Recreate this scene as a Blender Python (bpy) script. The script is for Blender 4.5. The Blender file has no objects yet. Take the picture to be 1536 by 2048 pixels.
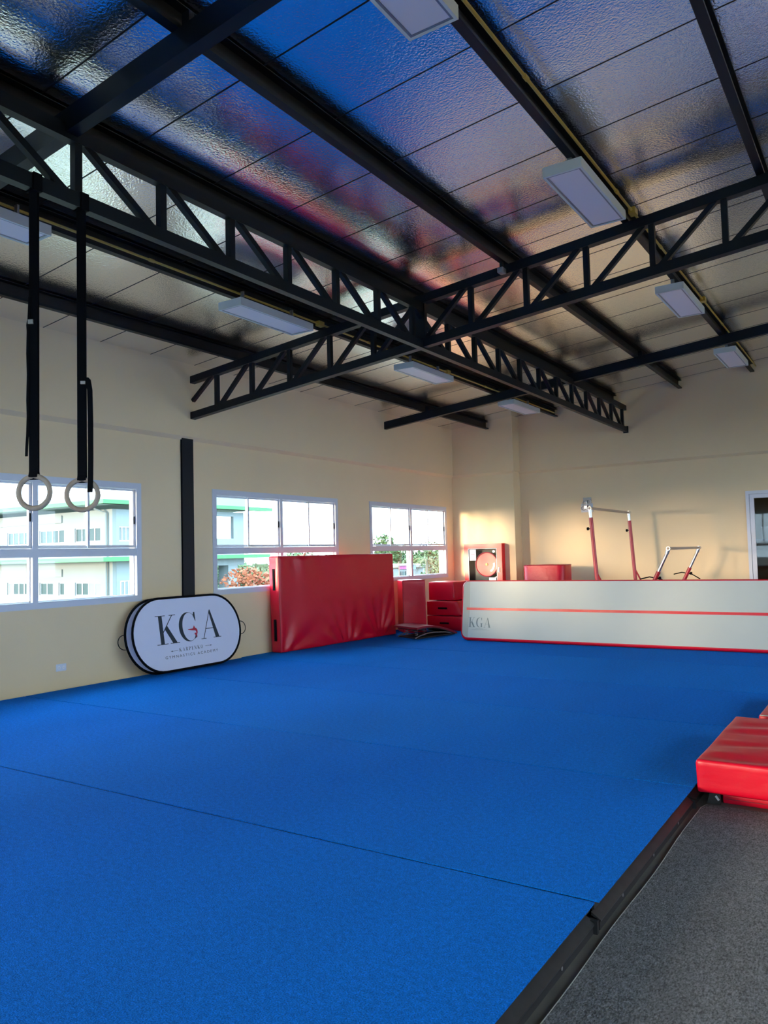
import bpy, math, random
from mathutils import Vector, Matrix, noise
random.seed(7)
SC = bpy.context.scene
COL = SC.collection
# ------------------------------------------------------------------ camera, sky, exposure
cam_d = bpy.data.cameras.new('camera'); cam = bpy.data.objects.new('camera', cam_d); COL.objects.link(cam)
SC.camera = cam
F_PX = 1550.4
cam_d.sensor_fit = 'HORIZONTAL'; cam_d.sensor_width = 36.0; cam_d.lens = F_PX/1536*36.0
cam_d.clip_start = 0.05; cam_d.clip_end = 800
yaw, pitch, roll = -0.5820, 0.05529, -0.02563
fw = Vector((math.sin(yaw)*math.cos(pitch), math.cos(yaw)*math.cos(pitch), math.sin(pitch)))
rt = fw.cross(Vector((0, 0, 1))).normalized(); up = rt.cross(fw)
r2 = rt*math.cos(roll)+up*math.sin(roll); u2 = -rt*math.sin(roll)+up*math.cos(roll)
cam.matrix_world = Matrix(((r2.x, u2.x, -fw.x, 0), (r2.y, u2.y, -fw.y, 0), (r2.z, u2.z, -fw.z, 1.5), (0, 0, 0, 1)))
W = bpy.data.worlds.new('sky'); SC.world = W; W.use_nodes = True
bg = W.node_tree.nodes['Background']; bg.inputs[0].default_value = (0.64, 0.84, 1.0, 1); bg.inputs[1].default_value = 5.0
sun_d = bpy.data.lights.new('sun', 'SUN'); sun_d.energy = 4.0; sun_d.angle = math.radians(12); sun_d.color = (1, 0.70, 0.42)
sun = bpy.data.objects.new('sun', sun_d); COL.objects.link(sun); sun.location = (-10, -30, 30)
sun.rotation_euler = Vector((0.47, 1.0, -0.085)).to_track_quat('-Z', 'Y').to_euler()
SC.view_settings.view_transform = 'Standard'; SC.view_settings.look = 'None'
SC.view_settings.gamma = 1; SC.view_settings.use_curve_mapping = False
SC.view_settings.exposure = 1.58
SC.cycles.max_bounces = 10; SC.cycles.diffuse_bounces = 6; SC.cycles.glossy_bounces = 4
SC.cycles.transparent_max_bounces = 16; SC.cycles.use_denoising = True
SC.cycles.caustics_reflective = True; SC.cycles.sample_clamp_indirect = 6

# ------------------------------------------------------------------ materials
def mat(name, col, rough=0.6, metal=0.0, spec=0.5, bump=None, var=None, sheen=0.0, emit=None):
    """bump=(scale, strength, distance, stretch); var=(scale, amount, stretch)"""
    m = bpy.data.materials.new(name); m.use_nodes = True
    nt = m.node_tree; b = nt.nodes['Principled BSDF']
    b.inputs['Base Color'].default_value = (*col, 1); b.inputs['Roughness'].default_value = rough
    b.inputs['Metallic'].default_value = metal; b.inputs['Specular IOR Level'].default_value = spec
    b.inputs['Sheen Weight'].default_value = sheen
    tc = nt.nodes.new('ShaderNodeNewGeometry')
    def ntex(scale, stretch, detail=3):
        mp = nt.nodes.new('ShaderNodeMapping'); mp.inputs['Scale'].default_value = stretch
        nt.links.new(tc.outputs['Position'], mp.inputs['Vector'])
        n = nt.nodes.new('ShaderNodeTexNoise'); n.inputs['Scale'].default_value = scale; n.inputs['Detail'].default_value = detail
        nt.links.new(mp.outputs[0], n.inputs['Vector']); return n
    if var:
        for i, (sc, am, st) in enumerate(var if isinstance(var, list) else [var]):
            n = ntex(sc, st)
            r = nt.nodes.new('ShaderNodeMapRange'); r.inputs[1].default_value = 0.3; r.inputs[2].default_value = 0.7
            r.inputs[3].default_value = 1-am; r.inputs[4].default_value = 1+am
            nt.links.new(n.outputs['Fac'], r.inputs[0])
            mx = nt.nodes.new('ShaderNodeVectorMath'); mx.operation = 'SCALE'
            src = b.inputs['Base Color'].links[0].from_socket if b.inputs['Base Color'].links else None
            if src: nt.links.new(src, mx.inputs[0])
            else: mx.inputs[0].default_value = col
            nt.links.new(r.outputs[0], mx.inputs['Scale']); nt.links.new(mx.outputs[0], b.inputs['Base Color'])
    if bump:
        prev = None
        for sc, stn, ds, st in (bump if isinstance(bump, list) else [bump]):
            n = ntex(sc, st); bp = nt.nodes.new('ShaderNodeBump')
            bp.inputs['Strength'].default_value = stn; bp.inputs['Distance'].default_value = ds
            nt.links.new(n.outputs['Fac'], bp.inputs['Height'])
            if prev: nt.links.new(prev.outputs[0], bp.inputs['Normal'])
            prev = bp
        nt.links.new(prev.outputs[0], b.inputs['Normal'])
    if emit:
        b.inputs['Emission Color'].default_value = (*emit[0], 1); b.inputs['Emission Strength'].default_value = emit[1]
    return m
I3 = (1, 1, 1)
M = {}
M['cream'] = mat('cream_wall_paint', (0.82, 0.63, 0.38), 0.62, spec=0.3, bump=(40, 0.08, 0.004, I3), var=(0.7, 0.03, I3))
M['warm_bounce'] = mat('warm_bounce_paint', (0.82, 0.48, 0.26), 0.7, spec=0.3)  # tint of the unseen walls, chosen for the light they bounce
M['foil'] = mat('foil_insulation', (0.90, 0.90, 0.92), 0.15, metal=1.0, bump=[(2.5, 0.15, 0.015, (1, .5, 1)), (56, 0.62, 0.0042, I3)])
M['steel'] = mat('navy_steel_paint', (0.0025, 0.006, 0.011), 0.45, spec=0.28, bump=(60, 0.05, 0.002, I3))
M['purlin'] = mat('grey_purlin_paint', (0.013, 0.013, 0.016), 0.5, spec=0.3, var=(5, 0.15, I3))
M['gold'] = mat('yellow_conduit', (0.50, 0.33, 0.05), 0.4, spec=0.5)
M['lamp_white'] = mat('lamp_housing', (0.72, 0.76, 0.72), 0.5)
M['diffuser'] = mat('lamp_diffuser', (0.85, 0.80, 0.82), 0.35, bump=(120, 0.05, 0.002, I3))
M['blue'] = mat('blue_carpet', (0.0005, 0.15, 0.60), 0.9, spec=0.04, sheen=0.03, bump=(160, 0.8, 0.012, I3),
                var=[(150, 0.38, I3), (38, 0.14, I3), (0.6, 0.10, (1, 0.35, 1))])
M['blue'].node_tree.nodes['Principled BSDF'].inputs['Sheen Tint'].default_value = (0.35, 0.7, 1, 1)
M['blue_b'] = mat('blue_carpet_lighter', (0.0006, 0.160, 0.61), 0.9, spec=0.04, sheen=0.03, bump=(160, 0.8, 0.012, I3),  # slightly lighter blue for strips with a different nap
                var=[(150, 0.38, I3), (38, 0.14, I3), (0.6, 0.10, (1, 0.35, 1))])
M['blue_b'].node_tree.nodes['Principled BSDF'].inputs['Sheen Tint'].default_value = (0.35, 0.7, 1, 1)
M['foam'] = mat('black_foam', (0.008, 0.008, 0.010), 0.7)
M['frame_black'] = mat('black_edging', (0.022, 0.022, 0.024), 0.45, var=(12, 0.3, I3))
M['greycarpet'] = mat('grey_carpet', (0.19, 0.19, 0.19), 0.95, spec=0.1, bump=(150, 1.0, 0.012, I3),
                      var=[(170, 0.55, (1, 0.45, 1)), (30, 0.12, I3), (2, 0.06, I3)])
M['carpet_edge'] = mat('carpet_binding', (0.45, 0.43, 0.38), 0.8)
M['concrete'] = mat('grey_floor', (0.13, 0.12, 0.10), 0.6, bump=(30, 0.1, 0.004, I3), var=(4, 0.2, I3))
M['red'] = mat('red_vinyl', (0.60, 0.001, 0.022), 0.34, spec=0.4, bump=[(2.2, 0.25, 0.05, I3), (9, 0.12, 0.015, (1, 1, 2))])
M['darkred'] = mat('dark_red_vinyl', (0.28, 0.008, 0.022), 0.42, spec=0.4)
M['black'] = mat('black_webbing', (0.002, 0.003, 0.005), 0.8, spec=0.1)
M['white'] = mat('white_vinyl', (0.42, 0.48, 0.46), 0.5, var=(1.5, 0.02, I3))
M['greyvinyl'] = mat('grey_vinyl', (0.36, 0.39, 0.34), 0.5)
M['banner'] = mat('banner_fabric', (0.72, 0.73, 0.86), 0.8, spec=0.2)
M['ink'] = mat('dark_ink', (0.018, 0.030, 0.040), 0.7)
M['redink'] = mat('red_ink', (0.50, 0.02, 0.05), 0.7)
M['greyink'] = mat('grey_ink', (0.15, 0.20, 0.20), 0.7)
M['alu'] = mat('white_aluminium', (0.60, 0.62, 0.68), 0.35, spec=0.5)
M['wood'] = mat('ring_wood', (0.36, 0.29, 0.22), 0.55, var=(30, 0.12, (1, 1, 0.2)))
M['chrome'] = mat('chrome_steel', (0.55, 0.56, 0.58), 0.3, metal=1.0)
M['barwood'] = mat('bar_wood', (0.42, 0.30, 0.22), 0.45)
M['postred'] = mat('red_post_paint', (0.40, 0.015, 0.03), 0.35)
M['cabred'] = mat('cabinet_red', (0.80, 0.012, 0.02), 0.35)
M['plastic'] = mat('white_plastic', (0.68, 0.70, 0.76), 0.4)
M['sticker'] = mat('sticker_white', (0.85, 0.83, 0.83), 0.6)
M['metalgrey'] = mat('grey_metal', (0.32, 0.32, 0.34), 0.4, metal=0.7)
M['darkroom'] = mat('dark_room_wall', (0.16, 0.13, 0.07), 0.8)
M['paper'] = mat('pale_paper', (0.6, 0.6, 0.55), 0.8)
# outside
M['xwall'] = mat('render_white', (0.135, 0.155, 0.155), 0.8, var=(0.5, 0.04, I3))
M['xpale'] = mat('render_pale_blue', (0.15, 0.185, 0.20), 0.8)
M['green'] = mat('green_fascia', (0.025, 0.17, 0.05), 0.6)
M['xsoffit'] = mat('soffit_grey', (0.28, 0.31, 0.31), 0.8)
M['xglass'] = mat('far_window_glass', (0.025, 0.045, 0.045), 0.3, spec=0.2)
M['xcurtain'] = mat('curtain_pale', (0.13, 0.15, 0.15), 0.9)
M['leaf'] = mat('leaf_green', (0.04, 0.075, 0.02), 0.8, var=(3, 0.4, I3))
M['leafpale'] = mat('leaf_pale', (0.065, 0.11, 0.05), 0.8, var=(3, 0.4, I3))
M['leaforange'] = mat('leaf_orange', (0.24, 0.075, 0.035), 0.8, var=(2, 0.4, I3))
M['leafyellow'] = mat('leaf_yellow', (0.13, 0.12, 0.055), 0.8)
M['bark'] = mat('bark', (0.16, 0.12, 0.09), 0.9)
M['ground'] = mat('ground_green', (0.11, 0.14, 0.09), 0.95, var=(0.1, 0.4, I3))
M['roof'] = mat('pale_roof', (0.2, 0.2, 0.2), 0.7)
M['pink'] = mat('pink_sign', (0.22, 0.03, 0.13), 0.6)
M['bluesign'] = mat('blue_sign', (0.08, 0.20, 0.45), 0.6)
g = bpy.data.materials.new('window_glass'); g.use_nodes = True; nt = g.node_tree; nt.nodes.clear()
o_ = nt.nodes.new('ShaderNodeOutputMaterial'); tr = nt.nodes.new('ShaderNodeBsdfTransparent'); gl = nt.nodes.new('ShaderNodeBsdfGlossy')
fr = nt.nodes.new('ShaderNodeFresnel'); fr.inputs[0].default_value = 1.45; mx = nt.nodes.new('ShaderNodeMixShader')
tr.inputs[0].default_value = (0.90, 0.92, 0.92, 1); gl.inputs['Roughness'].default_value = 0.02
ge = nt.nodes.new('ShaderNodeNewGeometry'); iv = nt.nodes.new('ShaderNodeMath'); iv.operation = 'SUBTRACT'; iv.inputs[0].default_value = 1.0
nt.links.new(ge.outputs['Backfacing'], iv.inputs[1]); ml = nt.nodes.new('ShaderNodeMath'); ml.operation = 'MULTIPLY'   # reflect at the outer skin of the thin pane only
nt.links.new(iv.outputs[0], ml.inputs[0]); nt.links.new(fr.outputs[0], ml.inputs[1]); nt.links.new(ml.outputs[0], mx.inputs[0]); nt.links.new(tr.outputs[0], mx.inputs[1]); nt.links.new(gl.outputs[0], mx.inputs[2]); nt.links.new(mx.outputs[0], o_.inputs[0])
M['glass'] = g
ac = g.copy(); ac.name = 'clear_acrylic'; M['acrylic'] = ac
for n_ in ac.node_tree.nodes:
    if n_.type == 'FRESNEL': n_.inputs[0].default_value = 1.08
    if n_.type == 'BSDF_GLOSSY': n_.inputs['Roughness'].default_value = 0.25

# ------------------------------------------------------------------ mesh helpers
class G:
    def __init__(s): s.v = []; s.f = []
    def add(s, vs, fs):
        n = len(s.v); s.v += [tuple(p) for p in vs]; s.f += [tuple(i+n for i in q) for q in fs]; return s
    def box(s, x0, x1, y0, y1, z0, z1):
        return s.add([(x0, y0, z0), (x1, y0, z0), (x1, y1, z0), (x0, y1, z0), (x0, y0, z1), (x1, y0, z1), (x1, y1, z1), (x0, y1, z1)],
                     [(3, 2, 1, 0), (4, 5, 6, 7), (0, 1, 5, 4), (1, 2, 6, 5), (2, 3, 7, 6), (3, 0, 4, 7)])
    def beam(s, a, b, w, h, side=(1, 0, 0)):
        """bar from a to b; w across `side`, h across the third direction"""
        a = Vector(a); b = Vector(b); d = (b-a).normalized(); sv = Vector(side); sv = (sv-d*sv.dot(d)).normalized(); t = d.cross(sv)
        P = [p+sv*(i*w/2)+t*(j*h/2) for p in (a, b) for i, j in ((-1, -1), (1, -1), (1, 1), (-1, 1))]
        return s.add(P, [(3, 2, 1, 0), (4, 5, 6, 7), (0, 1, 5, 4), (1, 2, 6, 5), (2, 3, 7, 6), (3, 0, 4, 7)])
    def tube(s, pts, r, n=10, closed=False, flat=1.0, side=None):
        pts = [Vector(p) for p in pts]; m = len(pts); rings = []; last = None
        for i, p in enumerate(pts):
            if closed: d = pts[(i+1) % m]-pts[i-1]
            else: d = pts[min(i+1, m-1)]-pts[max(i-1, 0)]
            d.normalize(); ref = Vector(side) if side else (Vector((0, 0, 1)) if abs(d.z) < 0.9 else Vector((1, 0, 0)))
            if last is not None and not side: ref = last      # carry the frame along so the section never twists
            a = (ref-d*ref.dot(d)).normalized(); b = d.cross(a); last = a
            rr = r[i] if isinstance(r, (list, tuple)) else r
            rings.append([p+a*math.cos(2*math.pi*k/n)*rr+b*math.sin(2*math.pi*k/n)*rr*flat for k in range(n)])
        vs = [q for R in rings for q in R]; fs = []
        for i in range(m if closed else m-1):
            j = (i+1) % m
            for k in range(n): fs.append((i*n+k, i*n+(k+1) % n, j*n+(k+1) % n, j*n+k))
        if not closed: fs += [tuple(range(n-1, -1, -1)), tuple((m-1)*n+k for k in range(n))]
        return s.add(vs, fs)
    def prism(s, poly, d):
        """poly: list of 3-D points (planar), extruded by vector d"""
        n = len(poly); d = Vector(d); P = [Vector(p) for p in poly]
        return s.add(P+[p+d for p in P], [tuple(range(n-1, -1, -1)), tuple(range(n, 2*n))]+[(i, (i+1) % n, n+(i+1) % n, n+i) for i in range(n)])
    def disc(s, c, ax, r, t, n=24):
        c = Vector(c); ax = Vector(ax).normalized(); ref = Vector((0, 0, 1)) if abs(ax.z) < .9 else Vector((1, 0, 0))
        a = ref.cross(ax).normalized(); b = ax.cross(a)
        return s.prism([c+a*math.cos(2*math.pi*k/n)*r+b*math.sin(2*math.pi*k/n)*r for k in range(n)], ax*t)
    def rbox(s, sx, sy, sz, r, nx, ny, nz, disp=None, xf=None):
        """rounded soft box, centred in x, y, base at z=0; disp(p, normal)->offset along normal; xf maps local point to world"""
        def cuts(L, n):
            h = L/2; e = [-h, -h+r*.3, -h+r]; m = [-h+r+(L-2*r)*i/n for i in range(1, n)]
            return e+m+[h-r, h-r*.3, h]
        X, Y, Z = cuts(sx, nx), cuts(sy, ny), cuts(sz, nz); key = {}; vs = []; fs = []
        def V(x, y, z):
            k = (round(x, 6), round(y, 6), round(z, 6))
            if k not in key:
                p = Vector((x, y, z)); c = Vector([max(-h+r, min(h-r, q)) for q, h in zip(p, (sx/2, sy/2, sz/2))])
                d = p-c
                nrm = d.normalized() if d.length > 1e-9 else Vector((0, 0, 1))
                q = c+nrm*r
                if disp: q = q+nrm*disp(q, nrm)
                q.z += sz/2
                key[k] = len(vs); vs.append(xf(q) if xf else q)
            return key[k]
        for (A, B, fn) in ((X, Y, lambda a, b, s_: (a, b, s_*sz/2)), (Y, Z, lambda a, b, s_: (s_*sx/2, a, b)), (Z, X, lambda a, b, s_: (b, s_*sy/2, a))):
            for s_ in (-1, 1):
                for i in range(len(A)-1):
                    for j in range(len(B)-1):
                        q = [V(*fn(A[i], B[j], s_)), V(*fn(A[i+1], B[j], s_)), V(*fn(A[i+1], B[j+1], s_)), V(*fn(A[i], B[j+1], s_))]
                        fs.append(tuple(q if s_ > 0 else q[::-1]))
        return s.add(vs, fs)
ORG = {}
def mk(name, g_, m, parent=None, smooth=False, origin=None):
    vs = g_.v
    if parent is not None: o0 = ORG[parent.name]
    elif origin is not None: o0 = Vector(origin)
    else:
        xs, ys, zs = zip(*vs); o0 = Vector(((min(xs)+max(xs))/2, (min(ys)+max(ys))/2, min(zs)))
    me = bpy.data.meshes.new(name); me.from_pydata([tuple(Vector(p)-o0) for p in vs], [], g_.f); me.update()
    if smooth:
        me.polygons.foreach_set('use_smooth', [True]*len(me.polygons))
        if smooth != 'full': me.set_sharp_from_angle(angle=math.radians(38))
    me.materials.append(m if not isinstance(m, str) else M[m])
    o = bpy.data.objects.new(name, me); COL.objects.link(o)
    if parent is not None: o.parent = parent
    else: o.location = o0
    ORG[o.name] = o0
    return o
def tag(o, label, cat, group=None, kind=None):
    o['label'] = label; o['category'] = cat
    if group: o['group'] = group
    if kind: o['kind'] = kind
    return o
def thing(name, label, cat, loc, group=None):
    o = bpy.data.objects.new(name, None); COL.objects.link(o); o.location = loc; ORG[o.name] = Vector(loc)
    o.empty_display_size = .1
    return tag(o, label, cat, group)
def struct(name, g_, m, **k):
    o = mk(name, g_, m, **k); o['kind'] = 'structure'; return o
B = lambda *a: G().box(*a)

# ------------------------------------------------------------------ room shell
XL, XU = -8.42, -8.35        # lower / upper face of the left wall
YB, YU = 16.0, 15.93         # lower / upper face of the back wall
XR, YF = 4.8, -6.5
ZF = -0.125                  # hard floor; the blue sprung floor's top is z = 0
LEDGE = 3.26
def zc(x): return 4.31+0.0996*(x-XU)
WIN = [(-4.90, -1.90), (-0.52, 2.48), (3.84, 6.84), (8.20, 11.23), (12.31, 15.30)]
WZ0, WZ1 = 1.0, 2.51
struct('floor', B(XL-.2, XR+.2, YF-.2, YB+.2, ZF-.1, ZF), 'concrete')
def holed(gx, a0, a1, z0, z1, holes, put):
    """wall strips around holes (list of (a0,a1,z0,z1)) sorted along a"""
    a = a0
    for h0, h1, q0, q1 in holes:
        put(gx, a, h0, z0, z1); put(gx, h0, h1, z0, q0); put(gx, h0, h1, q1, z1); a = h1
    put(gx, a, a1, z0, z1)
w = G(); holed(w, YF, YB+.2, ZF, LEDGE, [(a, b, WZ0, WZ1) for a, b in WIN], lambda q, a, b, z0, z1: q.box(XL-.2, XL, a, b, z0, z1))
w.box(XL-.2, XU, YF, YB+.2, LEDGE, 4.45)
w.prism([(XL, YF, LEDGE-.05), (XL, YF, LEDGE), (XU, YF, LEDGE)], (0, YU-YF, 0))
wl = struct('wall_left', w, 'cream')
DX0, DX1, DZ1 = -2.33, 0.4, 2.53
w = G(); holed(w, XL, XR, ZF, LEDGE, [(DX0, DX1, ZF, DZ1)], lambda q, a, b, z0, z1: q.box(a, b, YB, YB+.2, z0, z1) if z1 > z0 else None)
w.box(XU, XR, YU, YB+.2, LEDGE, 5.8)
w.prism([(XU, YB, LEDGE-.05), (XU, YB, LEDGE), (XU, YU, LEDGE)], (XR-XU, 0, 0))
wb = struct('wall_back', w, 'cream')
pc = G().prism([(XL, 15.65, LEDGE-.05), (XL, 15.65, LEDGE), (XL, 15.585, LEDGE)], (-6.90-XL, 0, 0)).box(XL, -6.90, 15.65, YB, ZF, LEDGE).box(XU, -6.86, 15.585, YU, LEDGE, 4.62)
mk('corner_pillar', pc, 'cream', wb)
RW_ADDED = [(-1.5, 2.0), (5.5, 9.0), (10.8, 14.6)]  # unseen windows, added to brighten the back of the hall
w = G(); holed(w, YF, YB+.2, ZF, 5.8, [(a, b, 1.0, 3.2) for a, b in RW_ADDED], lambda q, a, b, z0, z1: q.box(XR, XR+.2, a, b, z0, z1))
struct('wall_right', w, 'warm_bounce')
FW_ADDED = [(-7.2, -4.2), (-3.2, -0.2), (1.2, 4.2)]  # unseen windows, placed and sized for the sun they let in
w = G(); holed(w, XL-.2, XR+.2, ZF, 5.8, [(a, b, 0.9, 3.0) for a, b in FW_ADDED], lambda q, a, b, z0, z1: q.box(a, b, YF-.2, YF, z0, z1))
struct('wall_front', w, 'warm_bounce')
# ceiling: sloping deck carrying foil strips 0.8 m wide, lapped at the seams
def slab(y0, y1, zo0, zo1, x0=XL-.2, x1=XR+.2):
    return G().add([(x0, y0, zc(x0)+zo0), (x1, y0, zc(x1)+zo0), (x1, y1, zc(x1)+zo0), (x0, y1, zc(x0)+zo0),
                    (x0, y0, zc(x0)+zo1), (x1, y0, zc(x1)+zo1), (x1, y1, zc(x1)+zo1), (x0, y1, zc(x0)+zo1)],
                   [(3, 2, 1, 0), (4, 5, 6, 7), (0, 1, 5, 4), (1, 2, 6, 5), (2, 3, 7, 6), (3, 0, 4, 7)])
ceil = struct('ceiling', slab(YF-.2, YB+.2, .02, .12), 'metalgrey')
y = 3.01-.797*12
while y < YB:
    y1 = min(y+.797, YB+.1); jz = random.uniform(0, .003)
    p = slab(y+.004, y1-.004, jz, .02)
    mk('foil_panel', p, 'foil', ceil)
    p = slab(y1-.006, y1+.006, -.0015+jz, .019); mk('panel_joint', p, 'purlin', ceil)
    y += .797

# ------------------------------------------------------------------ windows
def window(idx, a0, a1, z0, z1, ax, face, out, bays=2, detail=True):
    """ax 'x': window in a wall of constant x (runs along y). face = inner wall face, out = +-1 outward"""
    def bx(g_, u0, u1, v0, v1, d0, d1):
        e0, e1 = sorted((face+out*d0, face+out*d1))
        return g_.box(e0, e1, u0, u1, v0, v1) if ax == 'x' else g_.box(u0, u1, e0, e1, v0, v1)
    fr_ = G(); t = .05
    bx(fr_, a0-.03, a0+t, z0-.03, z1+.03, -.012, .12); bx(fr_, a1-t, a1+.03, z0-.03, z1+.03, -.012, .12)
    bx(fr_, a0+t, a1-t, z1-t, z1+.03, -.012, .12); bx(fr_, a0+t, a1-t, z0-.03, z0+t, -.012, .12)
    wobj = struct('window_%d' % idx, fr_, 'alu')
    zm0, zm1 = z0+.575, z0+.675
    mk('transom', bx(G(), a0+t, a1-t, zm0, zm1, -.008, .11), 'alu', wobj)
    n = bays; L = (a1-a0-2*t)
    for i in range(1, n):
        c = a0+t+L*i/n
        mk('mullion', bx(bx(G(), c-.035, c+.035, zm1, z1-t, -.006, .11), c-.035, c+.035, z0+t, zm0, -.006, .11), 'alu', wobj)
    for i in range(n):
        b0 = a0+t+L*i/n+(.035 if i else 0); b1 = a0+t+L*(i+1)/n-(.035 if i < n-1 else 0); c = (b0+b1)/2
        mk('pane', bx(G(), b0+.012, b1-.012, z0+t+.012, zm0-.012, .06, .066), 'glass', wobj)
        q = G(); bx(q, b0, b1, z0+t, z0+t+.014, .04, .08); bx(q, b0, b0+.014, z0+t, zm0, .04, .08); bx(q, b1-.014, b1, z0+t, zm0, .04, .08)
        mk('bead', q, 'alu', wobj)
        for k, (s0, s1, dd) in enumerate(((b0+.004, c+.02, .05), (c-.02, b1-.004, .018))):
            q = G(); e = .03
            bx(q, s0, s0+e, zm1+.004, z1-t-.004, dd, dd+.026); bx(q, s1-e, s1, zm1+.004, z1-t-.004, dd, dd+.026)
            bx(q, s0+e, s1-e, zm1+.004, zm1+.04, dd, dd+.026); bx(q, s0+e, s1-e, z1-t-.03, z1-t-.004, dd, dd+.026)
            sh = mk('sash', q, 'alu', wobj)
            mk('pane', bx(G(), s0+e, s1-e, zm1+.04, z1-t-.03, dd+.01, dd+.015), 'glass', sh)
            if k == 1 and detail: mk('latch', bx(G(), s1-.022, s1-.010, zm1+.32, zm1+.42, dd-.012, dd), 'black', sh)
for i, (a, b) in enumerate(WIN): window(i+1, a, b, WZ0, WZ1, 'x', XL, -1)
for i, (a, b) in enumerate(RW_ADDED): window(6+i, a, b, 1.0, 3.2, 'x', XR, 1, detail=False)  # added openings out of view, for daylight at the back
for i, (a, b) in enumerate(FW_ADDED): window(9+i, a, b, 0.9, 3.0, 'y', YF, -1, detail=False)  # added openings behind the camera, for sun and daylight

# door in the back wall: aluminium frame, dark glazed leaf, unlit room behind
q = G().box(DX0, DX0+.06, YB-.015, YB+.12, ZF, DZ1).box(DX1-.06, DX1, YB-.015, YB+.12, ZF, DZ1).box(DX0+.06, DX1-.06, YB-.015, YB+.12, DZ1-.06, DZ1)
door = struct('door_1', q, 'alu')
for a, b, dd in ((DX0+.065, -.90, .0), (-.95, DX1-.065, .045)):
    q = G().box(a, a+.075, YB+dd, YB+dd+.04, ZF+.01, DZ1-.065).box(b-.075, b, YB+dd, YB+dd+.04, ZF+.01, DZ1-.065)
    q.box(a+.075, b-.075, YB+dd, YB+dd+.04, DZ1-.14, DZ1-.065).box(a+.075, b-.075, YB+dd, YB+dd+.04, ZF+.01, ZF+.10)
    lf = mk('door_leaf', q, 'alu', door)
    mk('pane', B(a+.075, b-.075, YB+dd+.015, YB+dd+.022, ZF+.10, DZ1-.14), 'glass', lf)
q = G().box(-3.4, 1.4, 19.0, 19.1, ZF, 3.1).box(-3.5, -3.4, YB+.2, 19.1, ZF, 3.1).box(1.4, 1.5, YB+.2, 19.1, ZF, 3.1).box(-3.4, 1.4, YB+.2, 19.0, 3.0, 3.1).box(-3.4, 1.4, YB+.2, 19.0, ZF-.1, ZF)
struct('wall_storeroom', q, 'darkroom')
sh = thing('storage_shelf', 'dim metal shelf with pale boxes seen through the dark door glass', 'shelf', (-1.9, 18.6, ZF))
for zz in (.5, 1.05, 1.6): mk('shelf_board', B(-2.7, -1.1, 18.4, 18.9, zz, zz+.03), 'metalgrey', sh)
for xx in (-2.7, -1.14):
    for yy in (18.4, 18.86): mk('post', B(xx, xx+.04, yy, yy+.04, ZF, 2.1), 'metalgrey', sh)
for k, (xx, zz, ww, hh) in enumerate(((-2.6, 1.08, .5, .3), (-1.9, 1.08, .45, .22), (-2.4, 1.63, .6, .25), (-1.7, .53, .5, .35))):
    bxx = G().box(xx, xx+ww, 18.45, 18.8, zz, zz+hh)
    bo = mk('storage_box', bxx, 'paper')
    tag(bo, ['pale box on the middle storeroom shelf, left end', 'low pale box on the middle storeroom shelf, right end', 'pale box on the top storeroom shelf', 'pale box on the bottom storeroom shelf'][k], 'box', 'boxes on the storeroom shelf')
    mk('box_lid', B(xx-.01, xx+ww+.01, 18.44, 18.81, zz+hh, zz+hh+.02), 'paper', bo)

# ------------------------------------------------------------------ steel post on the left wall
sp = thing('steel_post', 'dark navy steel wall post rising behind the oval banner', 'post', (-8.38, 7.67, ZF))
q = G().box(-8.418, -8.41, 7.57, 7.78, ZF+.015, LEDGE-.026).box(-8.392, -8.384, 7.57, 7.78, ZF+.015, LEDGE-.026).box(-8.41, -8.392, 7.665, 7.685, ZF+.015, LEDGE-.026)
mk('post_section', q, 'steel', sp)
mk('base_plate', B(-8.418, -8.30, 7.53, 7.82, ZF, ZF+.015), 'steel', sp)

# ------------------------------------------------------------------ purlins (C sections under the deck)
PX = [(-7.45, 'purlin nearest the left wall, under the dull strip of ceiling'), (-5.97, 'purlin carrying the left row of ceiling lights and its gold conduit'),
      (-4.69, 'purlin lying directly over the long lattice truss'), (-3.40, 'bare purlin midway between the long truss and the right lights'),
      (-2.09, 'purlin carrying the right row of ceiling lights and its gold conduit'), (-0.86, 'purlin at the upper right, first one right of the right lights'),
      (0.42, 'purlin beyond the right edge of the picture'), (1.70, 'far right purlin'), (2.98, 'purlin near the right wall'), (4.2, 'purlin beside the right wall')]
for k, (x, lab) in enumerate(PX):
    z1 = zc(x)-.004; z0 = z1-.168; ye = 15.58 if x < -6.9 else YU-.005
    p = thing('roof_purlin', 'dark steel '+lab, 'beam', (x, (YF+ye)/2, z0), 'roof purlins')
    t = .006
    mk('web', B(x-.035, x-.035+t, YF+.01, ye, z0, z1), 'purlin', p)
    mk('flange', B(x-.035+t, x+.035, YF+.01, ye, z0, z0+t), 'steel', p)
    mk('flange', B(x-.035+t, x+.035, YF+.01, ye, z1-t-.006, z1-.006), 'steel', p)
    mk('lip', B(x+.035-t, x+.035, YF+.01, ye, z0+t, z0+.025), 'steel', p)
    for yy in (3.4, 6.1, 8.9, 11.6):
        mk('cleat', B(x-.044, x-.035, yy, yy+.05, z0+.02, z0+.11), 'metalgrey', p)

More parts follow.
